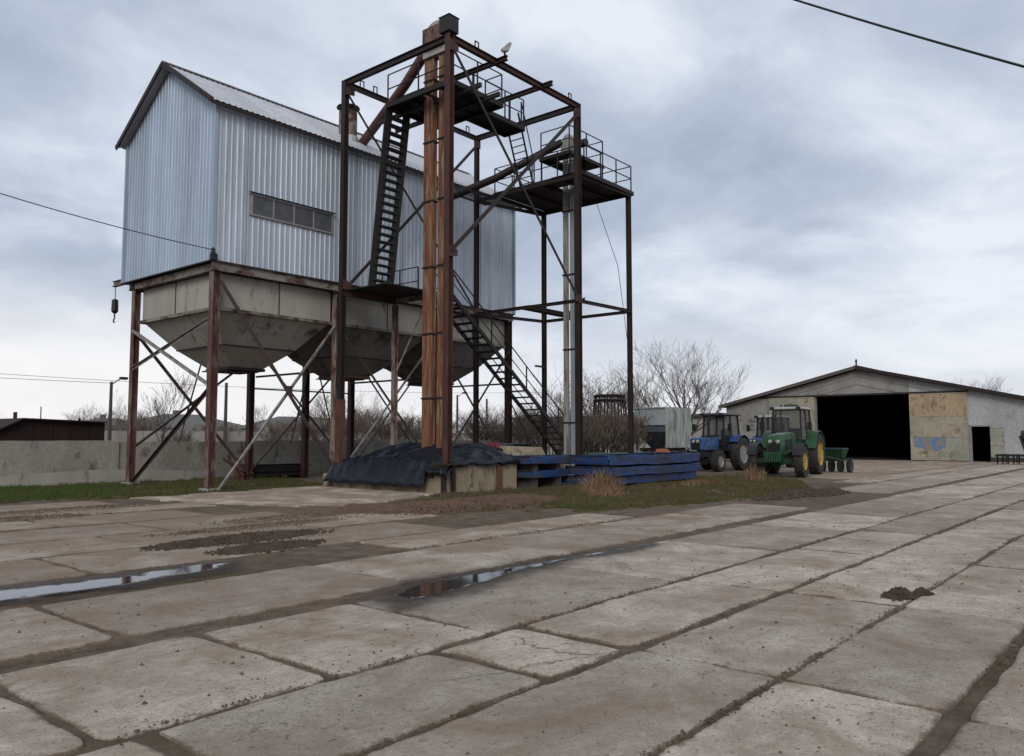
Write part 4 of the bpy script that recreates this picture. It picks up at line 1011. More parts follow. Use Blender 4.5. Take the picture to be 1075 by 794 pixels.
def tractor(name, label, loc, body, hoodtop, rimm, roofm, wb, trk, fr, rr, hoodz, cabz, style, group=None):
    """local x forward, origin on the ground under the rear axle"""
    t = thing(name, label, 'tractor', loc, math.pi+(.13 if style == 'green' else 0), group, local=True)
    for s in (-1, 1):
        wheel(t, 0, s*trk/2, rr, .46, rr*.56, rimm, True, s); wheel(t, wb, s*(trk/2-.02), fr, .36, fr*.55, rimm, True, s)
    ch = MB(); ch.box(-.45,-.26,.55,1.2,.26,1.0); ch.box(1.2,-.2,.6,wb+.55,.2,.95); ch.lathe([(.12,-trk/2+.1),(.12,trk/2-.1)],(0,0,rr),'y',12)
    ch.build('chassis', M['black'], t)
    ax = MB(); ax.box(wb-.12,-trk/2+.15,fr-.1,wb+.12,trk/2-.15,fr+.1); ax.box(wb-.18,-.2,fr-.18,wb+.2,.2,fr+.2); ax.build('front_axle', body if style == 'green' else M['black'], t)
    # hood
    hf = wb+.62; hb = 1.25; hw = .36 if style == 'green' else .31; z0 = 1.02
    def sec(x, w, zt, zb, r=.1): return [(x,-w,zb),(x,-w,zt-r),(x,-w+r*.4,zt-r*.3),(x,-w+r*1.2,zt),(x,w-r*1.2,zt),(x,w-r*.4,zt-r*.3),(x,w,zt-r),(x,w,zb)]
    h = MB()
    if style == 'green': h.loft([sec(hb,hw+.06,hoodz+.05,z0),sec(hb+.8,hw+.03,hoodz+.02,z0),sec(hf-.35,hw,hoodz-.05,z0-.1),sec(hf-.08,hw-.02,hoodz-.12,z0-.12),sec(hf,hw-.06,hoodz-.24,z0-.05)])
    else: h.loft([sec(hb,hw+.02,hoodz+.02,z0,.07),sec(hf-.05,hw,hoodz-.02,z0,.07),sec(hf,hw-.02,hoodz-.05,z0+.02,.07)])
    ho = h.build('hood', body, t, smooth='auto')
    tp_ = MB(); tp_.loft([[(hb+.02,-hw+.06,hoodz+.04),(hb+.02,hw-.06,hoodz+.04),(hb+.02,hw-.06,hoodz+.072),(hb+.02,-hw+.06,hoodz+.072)],[(hf-.4,-hw+.1,hoodz-.08),(hf-.4,hw-.1,hoodz-.08),(hf-.4,hw-.1,hoodz-.03),(hf-.4,-hw+.1,hoodz-.03)]]); 
    if style == 'green': tp_.build('hood_top', hoodtop, ho)
    g_ = MB(); gx = hf+.004
    g_.box(gx-.03,-hw+.1,z0+.02,gx+.008,hw-.1,hoodz-.32 if style == 'green' else hoodz-.14)
    for k in range(7): z = z0+.06+k*.055; g_.box(gx+.006,-hw+.11,z,gx+.018,hw-.11,z+.015)
    g_.build('grille', M['black'], ho)
    for s in (-1, 1):
        l = MB(); lz = hoodz-.32 if style == 'green' else z0+.42
        l.lathe([(.001,.035),(.07,.03),(.085,0),(.085,-.05)],(gx,s*(hw-.2),lz),'x',14) ; l.build('headlight', M['headlight'], ho)
    if style == 'green':
        for s in (-1, 1): MB().box(hb+.5,s*(hw+.03)-.006,z0+.12,hf-.5,s*(hw+.03)+.006,hoodz-.22).build('side_grille', M['black'], ho)
        wt = MB()
        for k in range(7): wt.box(wb+.55,-.33+k*.095,.62,wb+1.0,-.33+k*.095+.08,1.0)
        wt.box(wb+.3,-.3,.66,wb+.56,.3,.95); wt.build('front_weights', body, t, bevel=.02)
    else:
        wt = MB(); wt.box(wb+.45,-.28,.66,wb+.72,.28,.98); wt.build('front_bracket', M['black'], t, bevel=.02)
        bat = MB(); bat.box(1.5,-hw-.12,.8,2.1,-hw-.01,1.1); bat.build('battery_box', M['black'], t)
    ex = MB(); exx = 1.55 if style == 'green' else 1.9; exy = -.46 if style == 'green' else .12; ex.tube([(exx,exy,1.3),(exx,exy,1.6)],.04,8); ex.tube([(exx,exy,1.6),(exx,exy,2.45)],.07,10); ex.tube([(exx,exy,2.45),(exx,exy,2.7),(exx-.08,exy,2.8)],.04,8)
    ex.build('exhaust', M['black'], t)
    # cab
    cw = .72 if style == 'green' else .66; cx0, cx1 = -.5, 1.22; zb = 1.15
    fl = MB(); fl.box(cx0+.1,-cw+.05,.95,cx1,cw-.05,zb+.05); fl.box(cx0,-cw+.02,zb+.04,cx0+.45,cw-.02,1.55); fl.box(cx1-.3,-cw+.1,zb,cx1,cw-.1,1.5)
    fl.build('cab_floor', M['black'] if style != 'green' else body, t)
    fm = MB()
    cr = [(cx0+.05,cw-.08),(cx1-.12,cw-.1)]
    for s in (-1, 1):
        fm.bar((cx0,s*(cw-.02),zb+.3),(cx0+.08,s*(cw-.1),cabz-.1),.07); fm.bar((cx1,s*(cw-.08),zb),(cx1-.16,s*(cw-.14),cabz-.1),.07)
        fm.bar((.42,s*cw,zb+.2),(.42,s*(cw-.1),cabz-.1),.06); fm.bar((cx0,s*cw,zb+.35),(cx1,s*(cw-.06),zb+.1),.05)
    fm.bar((cx1,-cw+.1,1.52),(cx1,cw-.1,1.52),.05); fm.build('cab_frame', M['black'], t)
    for s in (-1, 1):
        gl = MB(); gl.poly([(cx0+.05,s*(cw-.03),zb+.35),(cx1-.03,s*(cw-.09),zb+.15),(cx1-.17,s*(cw-.15),cabz-.14),(cx0+.1,s*(cw-.12),cabz-.14)],(0,s*.008,0)); gl.build('side_window', M['glass'], t)
    gl = MB(); gl.poly([(cx1+.0,-cw+.12,1.54),(cx1,cw-.12,1.54),(cx1-.15,cw-.18,cabz-.14),(cx1-.15,-cw+.18,cabz-.14)],(.008,0,0)); gl.build('windscreen', M['glass'], t)
    gl = MB(); gl.poly([(cx0+.0,-cw+.08,1.58),(cx0,cw-.08,1.58),(cx0+.07,cw-.15,cabz-.14),(cx0+.07,-cw+.15,cabz-.14)],(.008,0,0)); gl.build('rear_window', M['glass'], t)
    se = MB(); se.box(-.25,-.24,1.3,.25,.24,1.5); se.box(-.32,-.24,1.5,-.2,.24,2.05); se.build('seat', M['black'], t, bevel=.04)
    sw = MB(); sw.lathe([(.17,0),(.19,.02),(.17,.04)],(.62,0,1.72),'z',16); sw.tube([(.62,0,1.72),(.9,0,1.4)],.025,6); sw.build('steering_wheel', M['black'], t)
    rf = MB(); o_ = .1
    rf.loft([[(cx0-.1,-cw-.02,cabz-.13),(cx1+.12,-cw-.0,cabz-.13),(cx1+.12,cw+.0,cabz-.13),(cx0-.1,cw+.02,cabz-.13)],[(cx0-.12,-cw-.04,cabz-.08),(cx1+.14,-cw-.02,cabz-.08),(cx1+.14,cw+.02,cabz-.08),(cx0-.12,cw+.04,cabz-.08)],[(cx0+.02,-cw+.12,cabz),(cx1-.02,-cw+.12,cabz),(cx1-.02,cw-.12,cabz),(cx0+.02,cw-.12,cabz)]])
    ro = rf.build('cab_roof', roofm, t, bevel=.02)
    wl_ = MB()
    for s in (-1, 1):
        wl_.box(cx1+.1,s*(cw-.16)-.09,cabz-.12,cx1+.18,s*(cw-.16)+.09,cabz-.01)
    wl_.build('work_lights', M['black'], ro)
    if style == 'green':
        b_ = MB(); b_.lathe([(.05,0),(.05,.12),(.02,.15)],(.2,-.45,cabz-.02),'z',10); b_.build('beacon', M['black'], ro)
        b_ = MB(); b_.box(.75,-.1,cabz-.005,1.15,.45,cabz+.09); b_.build('roof_hatch', body, ro, bevel=.02)
    # fenders
    for s in (-1, 1):
        fd = MB(); rg = []; r_ = rr+.09; y0_, y1_ = s*(trk/2-.26), s*(trk/2+.22)
        for a in range(15 if style == 'green' else 40, 166, 12):
            a_ = R(a); rg.append([(r_*math.cos(a_),y0_,rr+r_*math.sin(a_)),(r_*math.cos(a_),y1_,rr+r_*math.sin(a_)),((r_+.03)*math.cos(a_),y1_,rr+(r_+.03)*math.sin(a_)),((r_+.03)*math.cos(a_),y0_,rr+(r_+.03)*math.sin(a_))])
        fd.loft(rg); f_ = fd.build('fender', body, t, smooth='auto')
        sk = MB(); pts = [(r_*math.cos(R(a)),y0_,rr+r_*math.sin(R(a))) for a in range(15,166,15)]; sk.poly(pts,(0,s*.012,0)); sk.build('inner_fender', body, f_)
        if style == 'green':
            fd = MB(); rg = []; r2 = fr+.08
            for a in range(20, 150, 13):
                a_ = R(a); rg.append([(wb+r2*math.cos(a_),s*(trk/2-.22),fr+r2*math.sin(a_)),(wb+r2*math.cos(a_),s*(trk/2+.17),fr+r2*math.sin(a_)),(wb+(r2+.02)*math.cos(a_),s*(trk/2+.17),fr+(r2+.02)*math.sin(a_)),(wb+(r2+.02)*math.cos(a_),s*(trk/2-.22),fr+(r2+.02)*math.sin(a_))])
            fd.loft(rg).build('fender', M['black'], t)
        m_ = MB(); m_.bar((cx1,s*(cw-.05),2.0),(cx1+.15,s*(cw+.28),2.1),.025); m_.box(cx1+.12,s*(cw+.3)-.09,1.95,cx1+.16,s*(cw+.3)+.09,2.3); m_.build('mirror', M['black'], t)
        st_ = MB()
        for k in range(3): st_.box(.75,s*(cw+.02)-.1,.45+k*.25,1.05,s*(cw+.02)+.12,.48+k*.25)
        st_.bar((.76,s*(cw+.1),.45),(.76,s*(cw+.1),1.1),.02); st_.bar((1.04,s*(cw+.1),.45),(1.04,s*(cw+.1),1.1),.02); st_.build('steps', M['black'], t)
    lk = MB()
    for s in (-1, 1): lk.bar((-.4,s*.3,.75),(-1.05,s*.42,.55),.06); lk.bar((-.5,s*.25,1.15),(-.8,s*.36,.66),.04)
    lk.bar((-.45,0,1.05),(-1.0,0,1.0),.05); lk.build('linkage', M['black'], t)
    return t
tractor('tractor','green tractor with yellow wheels parked before the barn',(36.0,13.6,0),M['green_paint'],M['green_hood'],M['yellow'],M['roof_grey'],2.7,1.92,.65,.91,1.78,2.98,'green')
tractor('tractor','bright blue tractor with dark cab beside the blue trays',(38.45,18.1,0),M['blue_tractor'],None,M['rim_grey'],M['dark_cab'],2.45,1.75,.5,.82,1.62,2.85,'blue','blue tractors parked in a row')
tractor('tractor','second blue tractor mostly hidden behind the first one',(43.2,17.3,0),M['blue_paint'],None,M['rim_grey'],M['roof_grey'],2.45,1.75,.5,.82,1.6,2.82,'blue','blue tractors parked in a row')
# mounted implement behind the green tractor
im = thing('seed_drill','dark green mounted implement with discs behind the green tractor','implement',(38.6,13.0,0))
DG = mat_worn('dark_green_implement', (.006,.03,.012), (.01,.045,.018), (.02,.02,.014), .4, 3)
b = MB(); b.loft([[(38.2,12.2,.7),(38.7,12.2,.7),(38.7,14.2,.7),(38.2,14.2,.7)],[(38.0,12.1,1.1),(38.9,12.1,1.1),(38.9,14.3,1.1),(38.0,14.3,1.1)]]); b.build('seed_box', DG, im)
b = MB(); b.box(38.0,12.1,1.1,38.9,14.3,1.14); b.build('lid', M['blue_paint'], im)
b = MB(); b.bar((37.9,12,.6),(37.9,14.3,.6),.1); b.bar((39.0,12,.6),(39.0,14.3,.6),.1)
for y in (12.1,13.1,14.2): b.bar((37.3,13.1,.9),(37.9,y,.6),.07); b.bar((37.9,y,.6),(39.0,y,.6),.07)
b.build('frame', DG, im)
for k in range(11):
    y = 12.05+k*.21; xo = 39.0+.35*(k % 2); d = MB(); d.lathe([(.001,-.01),(.3,-.03),(.3,.03),(.001,.01)],(xo,y,.3),'y',18); d.bar((xo,y+.04,.3),(xo-.15,y,.62),.05); d.build('disc', DG if k % 3 else M['black'], im)
# implement at the right edge
im = thing('disc_harrow','dark folded disc harrow at the right edge before the barn','harrow',(56,8,0))
b = MB(); b.bar((56,5.6,.55),(56,8.9,.55),.12); b.bar((57.2,6.2,.55),(57.2,9.0,.55),.12)
for y in (6.4,7.5,8.8): b.bar((56,y,.55),(57.2,y,.55),.1)
b.bar((56,7.3,.6),(56,7.6,1.7),.1); b.bar((57.2,7.3,.6),(56,7.6,1.7),.07); b.build('frame', M['steel_black'], im)
for k in range(12):
    y = 5.7+k*.28; d = MB(); d.lathe([(.001,-.03),(.2,-.02),(.33,.02),(.2,.0),(.001,.0)],(56.0,y,.33),'y',16); d.build('disc', M['steel_black'], im)
    if k % 2 == 0:
        d = MB(); d.lathe([(.001,-.03),(.2,-.02),(.33,.02),(.2,.0),(.001,.0)],(57.2,y,.33),'y',16); d.build('disc', M['steel_black'], im)
for dx, z in ((0,1.75),(.4,1.5)):
    d = MB(); d.lathe([(.12,-.09),(.28,-.09),(.31,0),(.28,.09),(.12,.09)],(56.2+dx,7.45,z),'y',18,True); d.build('wheel', M['tyre'], im)

# grain bin trailer
gb = thing('grain_trailer','grey hopper bottomed grain trailer with a stained pale green side','trailer',(40,22.3,0))
x0, x1, y0, y1 = 40.0, 43.0, 22.3, 24.3
b = MB(); rg = lambda z, i=0, j=0: [(x0+i,y0+j,z),(x1-i,y0+j,z),(x1-i,y1-j,z),(x0+i,y1-j,z)]
b.loft([rg(2.35),rg(3.3)]); b.build('box_body', M['silver'], gb)
b = MB(); b.loft([rg(2.34,.02,.02),rg(1.95,.02,.02),rg(1.0,.9,.6)]); b.build('hopper', M['slate_bin'], gb)
b = MB(); n = 24; rings = []
for z in (1.05,1.5,2.0,2.6,3.34):
    rings.append([(x0-.03+(x1-x0+.06)*i/n, y0-.03+.05*nz(i*.5, z, 1, .9)-.0, z+(.06*nz(i, 0, 2, .5) if z < 1.1 or z > 3.3 else 0)) for i in range(n+1)])
b.loft(rings, cap=False, close=False); b.build('side_sheet', M['greenwhite'], gb, norm=False)
b = MB(); 
for z in (3.3,2.36): b.bar((x0-.04,y0-.06,z),(x0-.04,y1+.04,z),.06,.08)
for y in (y0+.7,y0+1.4): b.bar((x0-.03,y,2.4),(x0-.03,y,3.3),.05)
b.build('ribs', M['silver'], gb)
b = MB(); b.bar((x0+.2,y0+.3,.95),(x1-.2,y0+.3,.95),.12,.16); b.bar((x0+.2,y1-.3,.95),(x1-.2,y1-.3,.95),.12,.16); b.bar((x0+.3,y0+.3,.93),(x0+.3,y1-.3,.93),.12); b.bar((x0+.3,y0+1,.9),(x0-1.3,y0+1,.5),.09)
for x in (x0+.15,x1-.15):
    for y in (y0+.1,y1-.1): b.bar((x,y,.9),(x,y,2.3),.08)
b.build('chassis', M['steel_dark'], gb)
for x in (x0+1.0,x1-.8):
    for y in (y0+.1,y1-.1): 
        d = MB(); d.lathe([(.22,-.12),(.42,-.13),(.46,-.08),(.46,.08),(.42,.13),(.22,.12)],(x,y,.46),'y',20,True); w_ = d.build('wheel', M['tyre'], gb); MB().lathe([(.001,-.06),(.22,-.08),(.22,.08),(.001,.06)],(x,y,.46),'y',16).build('rim', M['rim_grey'], w_)
# green flatbed and orange pump
fb = thing('flatbed_trailer','low faded green flatbed trailer behind the blue trays','trailer',(33,20,0))
b = MB(); b.box(30.5,20.0,.82,36.0,21.8,.9); b.build('bed', M['green_faded'], fb)
b = MB(); b.box(30.5,19.95,.7,36,20.0,.88); b.box(30.5,21.8,.7,36,21.85,.88); b.bar((30.6,20.6,.7),(36,20.6,.7),.1,.16); b.bar((30.6,21.2,.7),(36,21.2,.7),.1,.16); b.bar((30.6,20.9,.7),(29.2,20.9,.5),.08); b.build('frame', M['green_faded'], fb)
for x in (31.5,35):
    for y in (20.1,21.7):
        d = MB(); d.lathe([(.18,-.1),(.33,-.11),(.37,-.06),(.37,.06),(.33,.11),(.18,.1)],(x,y,.37),'y',18,True); w_ = d.build('wheel', M['tyre'], fb); MB().lathe([(.001,-.05),(.18,-.06),(.18,.06),(.001,.05)],(x,y,.37),'y',14).build('rim', M['rim_grey'], w_)
og = thing('orange_mower','faded orange machine standing between the trays and the grey trailer','mower',(33.4,18.9,0))
b = MB(); b.loft([[(33.2,18.5,.3),(34.0,18.5,.3),(34.0,19.3,.3),(33.2,19.3,.3)],[(33.25,18.55,.85),(33.95,18.55,.85),(33.95,19.2,.85),(33.25,19.2,.85)],[(33.4,18.7,1.1),(33.8,18.7,1.1),(33.8,19.1,1.1),(33.4,19.1,1.1)]]); b.build('housing', M['orange'], og, bevel=.04)
b = MB(); b.bar((34.0,18.9,.6),(34.8,18.9,.8),.07); b.bar((33.0,18.6,.25),(34.2,18.6,.25),.07); b.bar((33.0,19.2,.25),(34.2,19.2,.25),.07); b.bar((33.7,18.9,1.05),(33.9,18.9,1.35),.05); b.build('frame', M['steel_dark'], og)
for x in (33.3,33.9):
    d = MB(); d.lathe([(.02,-.05),(.22,-.06),(.22,.06),(.02,.05)],(x,18.42,.22),'y',14); d.build('wheel', M['tyre'], og)

# ------------------------------------------------------------------ barn
BX = 62.; barn = thing('barn','long low gabled barn with whitewashed front and a wide dark doorway','barn',(BX,6.5,0))
BY0, BY1, BR, ZR = 6.4, 28.9, 18.5, 6.72
ez = lambda y: ZR-.245*abs(y-BR)
DY0, DY1, DZ = 15.0, 21.62, 4.72; SY_0, SY_1, SZ_ = 10.1, 11.22, 2.36
t_ = .3
def wallpiece(poly, nm, mat): return MB().poly([(BX,y,z) for y, z in poly],(t_,0,0)).build(nm, mat, barn)
wallpiece([(BY0,0),(SY_0,0),(SY_0,SZ_),(SY_1,SZ_),(SY_1,0),(DY0,0),(DY0,4.05),(BY0,ez(BY0)-.3)],'front_wall',M['barn_wall'])
wallpiece([(DY1,0),(BY1,0),(BY1,ez(BY1)-.3),(DY1,4.05)],'front_wall',M['barn_gable'])
wallpiece([(DY0,4.052),(DY0-.001,4.052),(DY0-.001,ez(DY0)-.12),(BR,ZR-.12),(DY1,ez(DY1)-.12),(DY1+.001,4.052),(DY1,4.052),(DY1,DZ),(DY0,DZ)],'gable',M['barn_gable'])
MB().poly([(BX+.002,y,z) for y, z in ((BY0,ez(BY0)-.3),(DY0-.002,4.053),(DY0-.002,ez(DY0)-.1),(BY0,ez(BY0)-.1))],(t_-.01,0,0)).build('gable', M['barn_wall'], barn)
MB().poly([(BX+.002,y,z) for y, z in ((BY1,ez(BY1)-.3),(DY1+.002,4.053),(DY1+.002,ez(DY1)-.1),(BY1,ez(BY1)-.1))],(t_-.01,0,0)).build('gable', M['barn_gable'], barn)
# curved battens on the gable
gt = MB()
for off in (.55,1.15):
    pts = [(BX-.03,y,ez(y)-off-.012*(y-BR)**2*.2) for y in [BR-6+i*1. for i in range(13)]]
    for i in range(len(pts)-1):
        if abs(pts[i][1]-BR) < (6.5 if off < 1 else 4): gt.bar(pts[i], pts[i+1], .04, .06)
gt.build('gable_battens', M['barn_gable'], barn)
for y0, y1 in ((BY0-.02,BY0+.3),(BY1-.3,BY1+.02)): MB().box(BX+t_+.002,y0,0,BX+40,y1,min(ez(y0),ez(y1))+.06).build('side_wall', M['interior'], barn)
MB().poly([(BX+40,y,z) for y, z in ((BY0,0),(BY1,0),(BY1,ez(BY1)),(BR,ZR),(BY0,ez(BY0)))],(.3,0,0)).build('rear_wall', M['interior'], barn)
rfm = M['barn_roof']
for s, ye in ((-1,BY0-.45),(1,BY1+.45)):
    MB().poly([(BX-.45,BR,ZR),(BX-.45,ye,ez(ye)),(BX-.45,ye,ez(ye)+.14),(BX-.45,BR,ZR+.14)],(40.9,0,0)).build('roof', rfm, barn)
    MB().bar((BX-.5,BR,ZR+.05),(BX-.5,ye,ez(ye)+.05),.06,.24).build('barge_board', M['steel_dark'] if s < 0 else M['barn_roof'], barn)
MB().box(BX-.45,BR-.15,ZR+.14,BX+40.5,BR+.15,ZR+.2).build('ridge_cap', M['barn_roof'], barn)
MB().lathe([(.06,ZR+.2),(.06,ZR+.5),(.1,ZR+.52),(.02,ZR+.7)],(BX-.2,BR,0),n=10).build('finial', M['steel_dark'], barn)
# barn floor, near-black so the interior's shade is in the colour
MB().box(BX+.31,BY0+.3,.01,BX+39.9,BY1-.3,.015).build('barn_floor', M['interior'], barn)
MB().box(BX-.1,11.3,DZ+.0,BX-.02,27.0,DZ+.12).build('gate_rail', M['steel_dark'], barn)
def gate(y0, y1, mats, label, nm='sliding_gate'):
    zs = [0.08,1.68,3.1,DZ-.05]; go_ = None
    f = MB(); X = BX-.16
    for y in (y0,y1): f.box(X-.03,y-.04,.05,X+.05,y+.04,DZ-.03)
    for z in zs: f.box(X-.035,y0,z-.03,X+.045,y1,z+.03)
    f.box(X-.02,(y0+y1)/2-.02,.06,X+.04,(y0+y1)/2+.02,DZ-.05)
    fo = f.build(nm, M['gate_tan'], barn); fo['label'] = label
    for i in range(3):
        for k, (a, b) in enumerate(((y0+.04,(y0+y1)/2-.02),((y0+y1)/2+.02,y1-.04))):
            p_ = MB(); nn = 14
            for q in range(nn):
                ya = a+(b-a)*q/nn; yb = a+(b-a)*(q+1)/nn; p_.box(X-.005-.012*(q % 2),ya,zs[i]+.03,X+.02,yb,zs[i+1]-.03)
            p_.build('panel', M[mats[i][k]], fo)
    return fo
gate(11.42,14.95,[('gate_green','gate_tan'),('gate_tan','gate_tan'),('gate_rust','gate_rust')],'rusty tan sliding gate leaf with a peeling blue patch')
bp = MB(); 
rings = []
for i in range(17):
    y = 12.75+2.05*i/16; rings.append([(BX-.185,y,1.62+.02*nz(y,0,1,3)),(BX-.185,y,.85+.25*nz(y,0,2,2.2)),(BX-.18,y,.85+.25*nz(y,0,2,2.2)),(BX-.18,y,1.62)])
bp.loft(rings).build('blue_patch', M['gate_blue'], barn)
gate(21.72,25.2,[('gate_green','gate_green'),('gate_green','gate_green'),('gate_tan','gate_green')],'pale tan sliding gate leaf behind the green tractor')
sd = MB(); sd.box(BX-.09,9.3,.08,BX-.03,10.08,2.3); so2 = sd.build('open_door', M['gate_green'], barn)
sd = MB()
for z in (.1,1.15,2.27): sd.box(BX-.12,9.3,z-.04,BX-.091,10.08,z+.04)
sd.build('door_rails', M['gate_tan'], so2)
df = MB(); df.box(BX-.05,11.22,0,BX-.003,11.4,SZ_+.12); df.box(BX-.05,SY_0,SZ_,BX-.003,11.22,SZ_+.1); df.build('door_frame', M['barn_gable'], barn)
bs_ = MB(); bs_.box(BX-.25,BY0,-.02,BX-.005,SY_0-.02,.3); bs_.build('plinth', M['scrap'], barn)

# low building beyond, left of the barn
lb = thing('low_building','pale long flat roofed building far behind the blue tractor','building',(70,34,0))
MB().box(70,34,0,74,58,3.6).build('wall', M['pale_wall'], lb); MB().box(69.6,33.6,3.6,74.4,58.4,3.85).build('roof', M['barn_roof'], lb)
for y in (37,42,47,52): 
    w_ = MB().box(69.95,y,1.4,69.99,y+1.6,2.7).build('window', M['film'], lb)

# ------------------------------------------------------------------ walls, houses, poles behind
fw = thing('concrete_wall','long grey stained concrete panel wall behind the silo legs','wall',(0,30,0))
x = -14.0; k = 0
while x < 34:
    b = MB(); n = 16; rings = []
    L = 5.46; hgt = 1.50+.03*math.sin(k*2.1)
    for i in range(n+1):
        xx = x+.02+(L-.04)*i/n; dz = .012*nz(xx,0,1,3); dy = .015*nz(xx,0,6,.7)
        rings.append([(xx,29.97+dy,-.05),(xx,30.12+dy,-.05),(xx,30.12+dy,hgt+dz),(xx,29.97+dy,hgt+dz)])
    b.loft(rings).build('panel', M['concrete_old'], fw)
    MB().box(x-.11,29.9,-.02,x+.11,29.965,1.46).build('pilaster', M['concrete_old'], fw)
    x += L; k += 1
bd = MB(); b0 = [(4,.25),(9,.3),(10.2,.42),(12.6,.5),(14.5,.46),(16.6,.3),(17.2,.1)]
bd.poly([(x_,29.6,z_) for x_, z_ in b0]+[(17.2,29.6,0),(4,29.6,0)],(0,.03,0)); o = bd.build('leaning_sheet', M['hopper']); tag(o, 'long pale low sheet leaning at the foot of the concrete wall', 'sheet')
pw = thing('pale_wall','pale low boundary wall farther behind the silo','wall',(20,46,0))
for k in range(14):
    MB().box(14+k*4.0,46,0,17.96+k*4.0,46.15,2.0).build('panel', M['pale_wall'], pw)
sh = thing('shed','low shed with a dark maroon metal roof behind the concrete wall','shed',(11,34,0))
prof = [(8.5,1.25),(10.6,1.94),(11.3,2.30),(14.3,2.20)]
MB().poly([(x_,33.2,z_) for x_, z_ in prof]+[(14.3,33.2,0),(8.5,33.2,0)],(0,3.6,0)).build('wall', M['shed_roof'], sh)
rf = MB()
for (xa, za), (xb, zb) in zip(prof[:-1], prof[1:]): rf.poly([(xa,33.0,za+.005),(xb,33.0,zb+.005),(xb,33.0,zb+.06),(xa,33.0,za+.06)],(0,4.0,0))
rf.build('roof', M['shed_roof'], sh)
for k in range(24):
    x_ = 9.0+k*.22; zt = next(za+(zb-za)*(x_-xa)/(xb-xa) for (xa, za), (xb, zb) in zip(prof[:-1], prof[1:]) if xa <= x_ <= xb)
    if k % 3 == 0: MB().box(x_,33.17,0,x_+.05,33.198,zt-.02).build('batten', M['shed_roof'], sh)
MB().tube([(11.4,34.2,2.25),(11.4,34.2,2.6)],.07,8).build('chimney', M['steel_dark'], sh)
MB().tube([(12.4,34.5,2.0),(12.4,34.5,2.85)],.02,6).build('antenna', M['steel_dark'], sh)

def house(label, x, y, L, Wd, hw_, hr_, rz=0):
    h = thing('house', label, 'house', (x,y,0), R(rz), 'village houses behind the walls', local=True)
    MB().box(-L/2,-Wd/2,0,L/2,Wd/2,hw_).build('wall', M['house_wall'], h)
    e = .4; rf = MB()
    A = [(-L/2-e,-Wd/2-e,hw_-.05),(L/2+e,-Wd/2-e,hw_-.05),(L/2+e,Wd/2+e,hw_-.05),(-L/2-e,Wd/2+e,hw_-.05)]; r0, r1 = (-L/2+Wd*.4,0,hr_), (L/2-Wd*.4,0,hr_)
    b = len(rf.v); rf.v += A+[r0,r1]; rf.f += [(b,b+1,b+5,b+4),(b+1,b+2,b+5),(b+2,b+3,b+4,b+5),(b+3,b,b+4),(b+3,b+2,b+1,b)]
    ro = rf.build('roof', M['house_roof'], h)
    MB().box(-.2,.5,hr_-1.2,.15,.85,hr_+.3).build('chimney', M['house_roof'], ro)
    for yy in (-Wd/2-.02,):
        for k in range(3):
            xx = -L/2+L*(k+.5)/3; MB().box(xx-.5,yy-.02,1.1,xx+.5,yy+.01,2.3).build('window', M['film'], h)
    MB().box(-L/2-.03,-.5,1.1,-L/2-.005,.5,2.3).build('window', M['film'], h)
    return h
house('grey hip roofed house seen between the left silo legs', 30.2,57.4,9,8,2.1,3.35,0)
house('low brown roofed house right of the near silo post', 37,51,9,7,1.9,2.85,0)
house('smaller grey roofed house left of the grey hip roofed one', 27.5,63.5,7,7,2.1,3.1,0)
house('low house seen beyond the pit between shrubs', 48,66,14,8,2.2,3.6,5)
def lamp(label, x, y, h, arm=1):
    l = thing('street_lamp', label, 'street lamp', (x,y,0), 0, 'street lamps behind the walls')
    MB().tube([(x,y,0),(x,y,h)],[.12,.08],8).build('pole', M['wood_pole'], l)
    MB().tube([(x,y,h-.15),(x+.35,y-.4,h+.2)],.03,6).build('arm', M['wood_pole'], l)
    MB().box(x+.25,y-.65,h+.12,x+.6,y-.35,h+.26).build('lamp_head', M['steel_dark'], l)
def at(px, d):   # plan position on a view azimuth at a distance
    a = math.atan((px-537.5)/845.)
    u, f = d*math.tan(a), d
    return (.6414*u+.7672*f, -.7672*u+.6414*f)
a_ = at(116,44); lamp('street lamp on a pole left of the silo above the shed end', a_[0], a_[1], 1.65+58*44/845)
a_ = at(480,70); lamp('distant street lamp seen right of the orange elevator', a_[0], a_[1], 1.65+44*70/845)
for px, d, t, lb_ in ((237,50,402,'plain utility pole between the two near silo legs'),(511,75,419,'thin distant utility pole seen under the stairs')):
    a_ = at(px, d); o = MB().tube([(a_[0],a_[1],0),(a_[0],a_[1],1.65+(459-t)*d/845)],[.12,.09],8).build('utility_pole', M['wood_pole']); tag(o, lb_, 'pole', 'utility poles behind the walls')
# wires
def wire(p, q, sag, label, r=.012, n=24):
    p, q = V(p), V(q); pts = []
    for i in range(n+1):
        t = i/n; pts.append(p+(q-p)*t+V((0,0,-sag*4*t*(1-t))))
    o = MB().tube(pts, r, 5).build('overhead_wire', M['wire']); tag(o, label, 'wire'); return o
wire((5.3,23.0,8.1),(12.62,22.33,7.3),.12,'thin service wire running from the left to the silo corner',.014)
wire((20.55,10.34,15.25),(18.17,-1.77,6.45),.15,'dark overhead cable crossing the upper right of the sky',.028)
wire((10.2,50,1.65+58*52/845-.0),(62,48,6.0),.5,'long low wire behind the silo legs',.012)
wire((-12,44,5.4),(at(116,44)[0],at(116,44)[1],4.6),.3,'faint wire running left from the street lamp',.012)

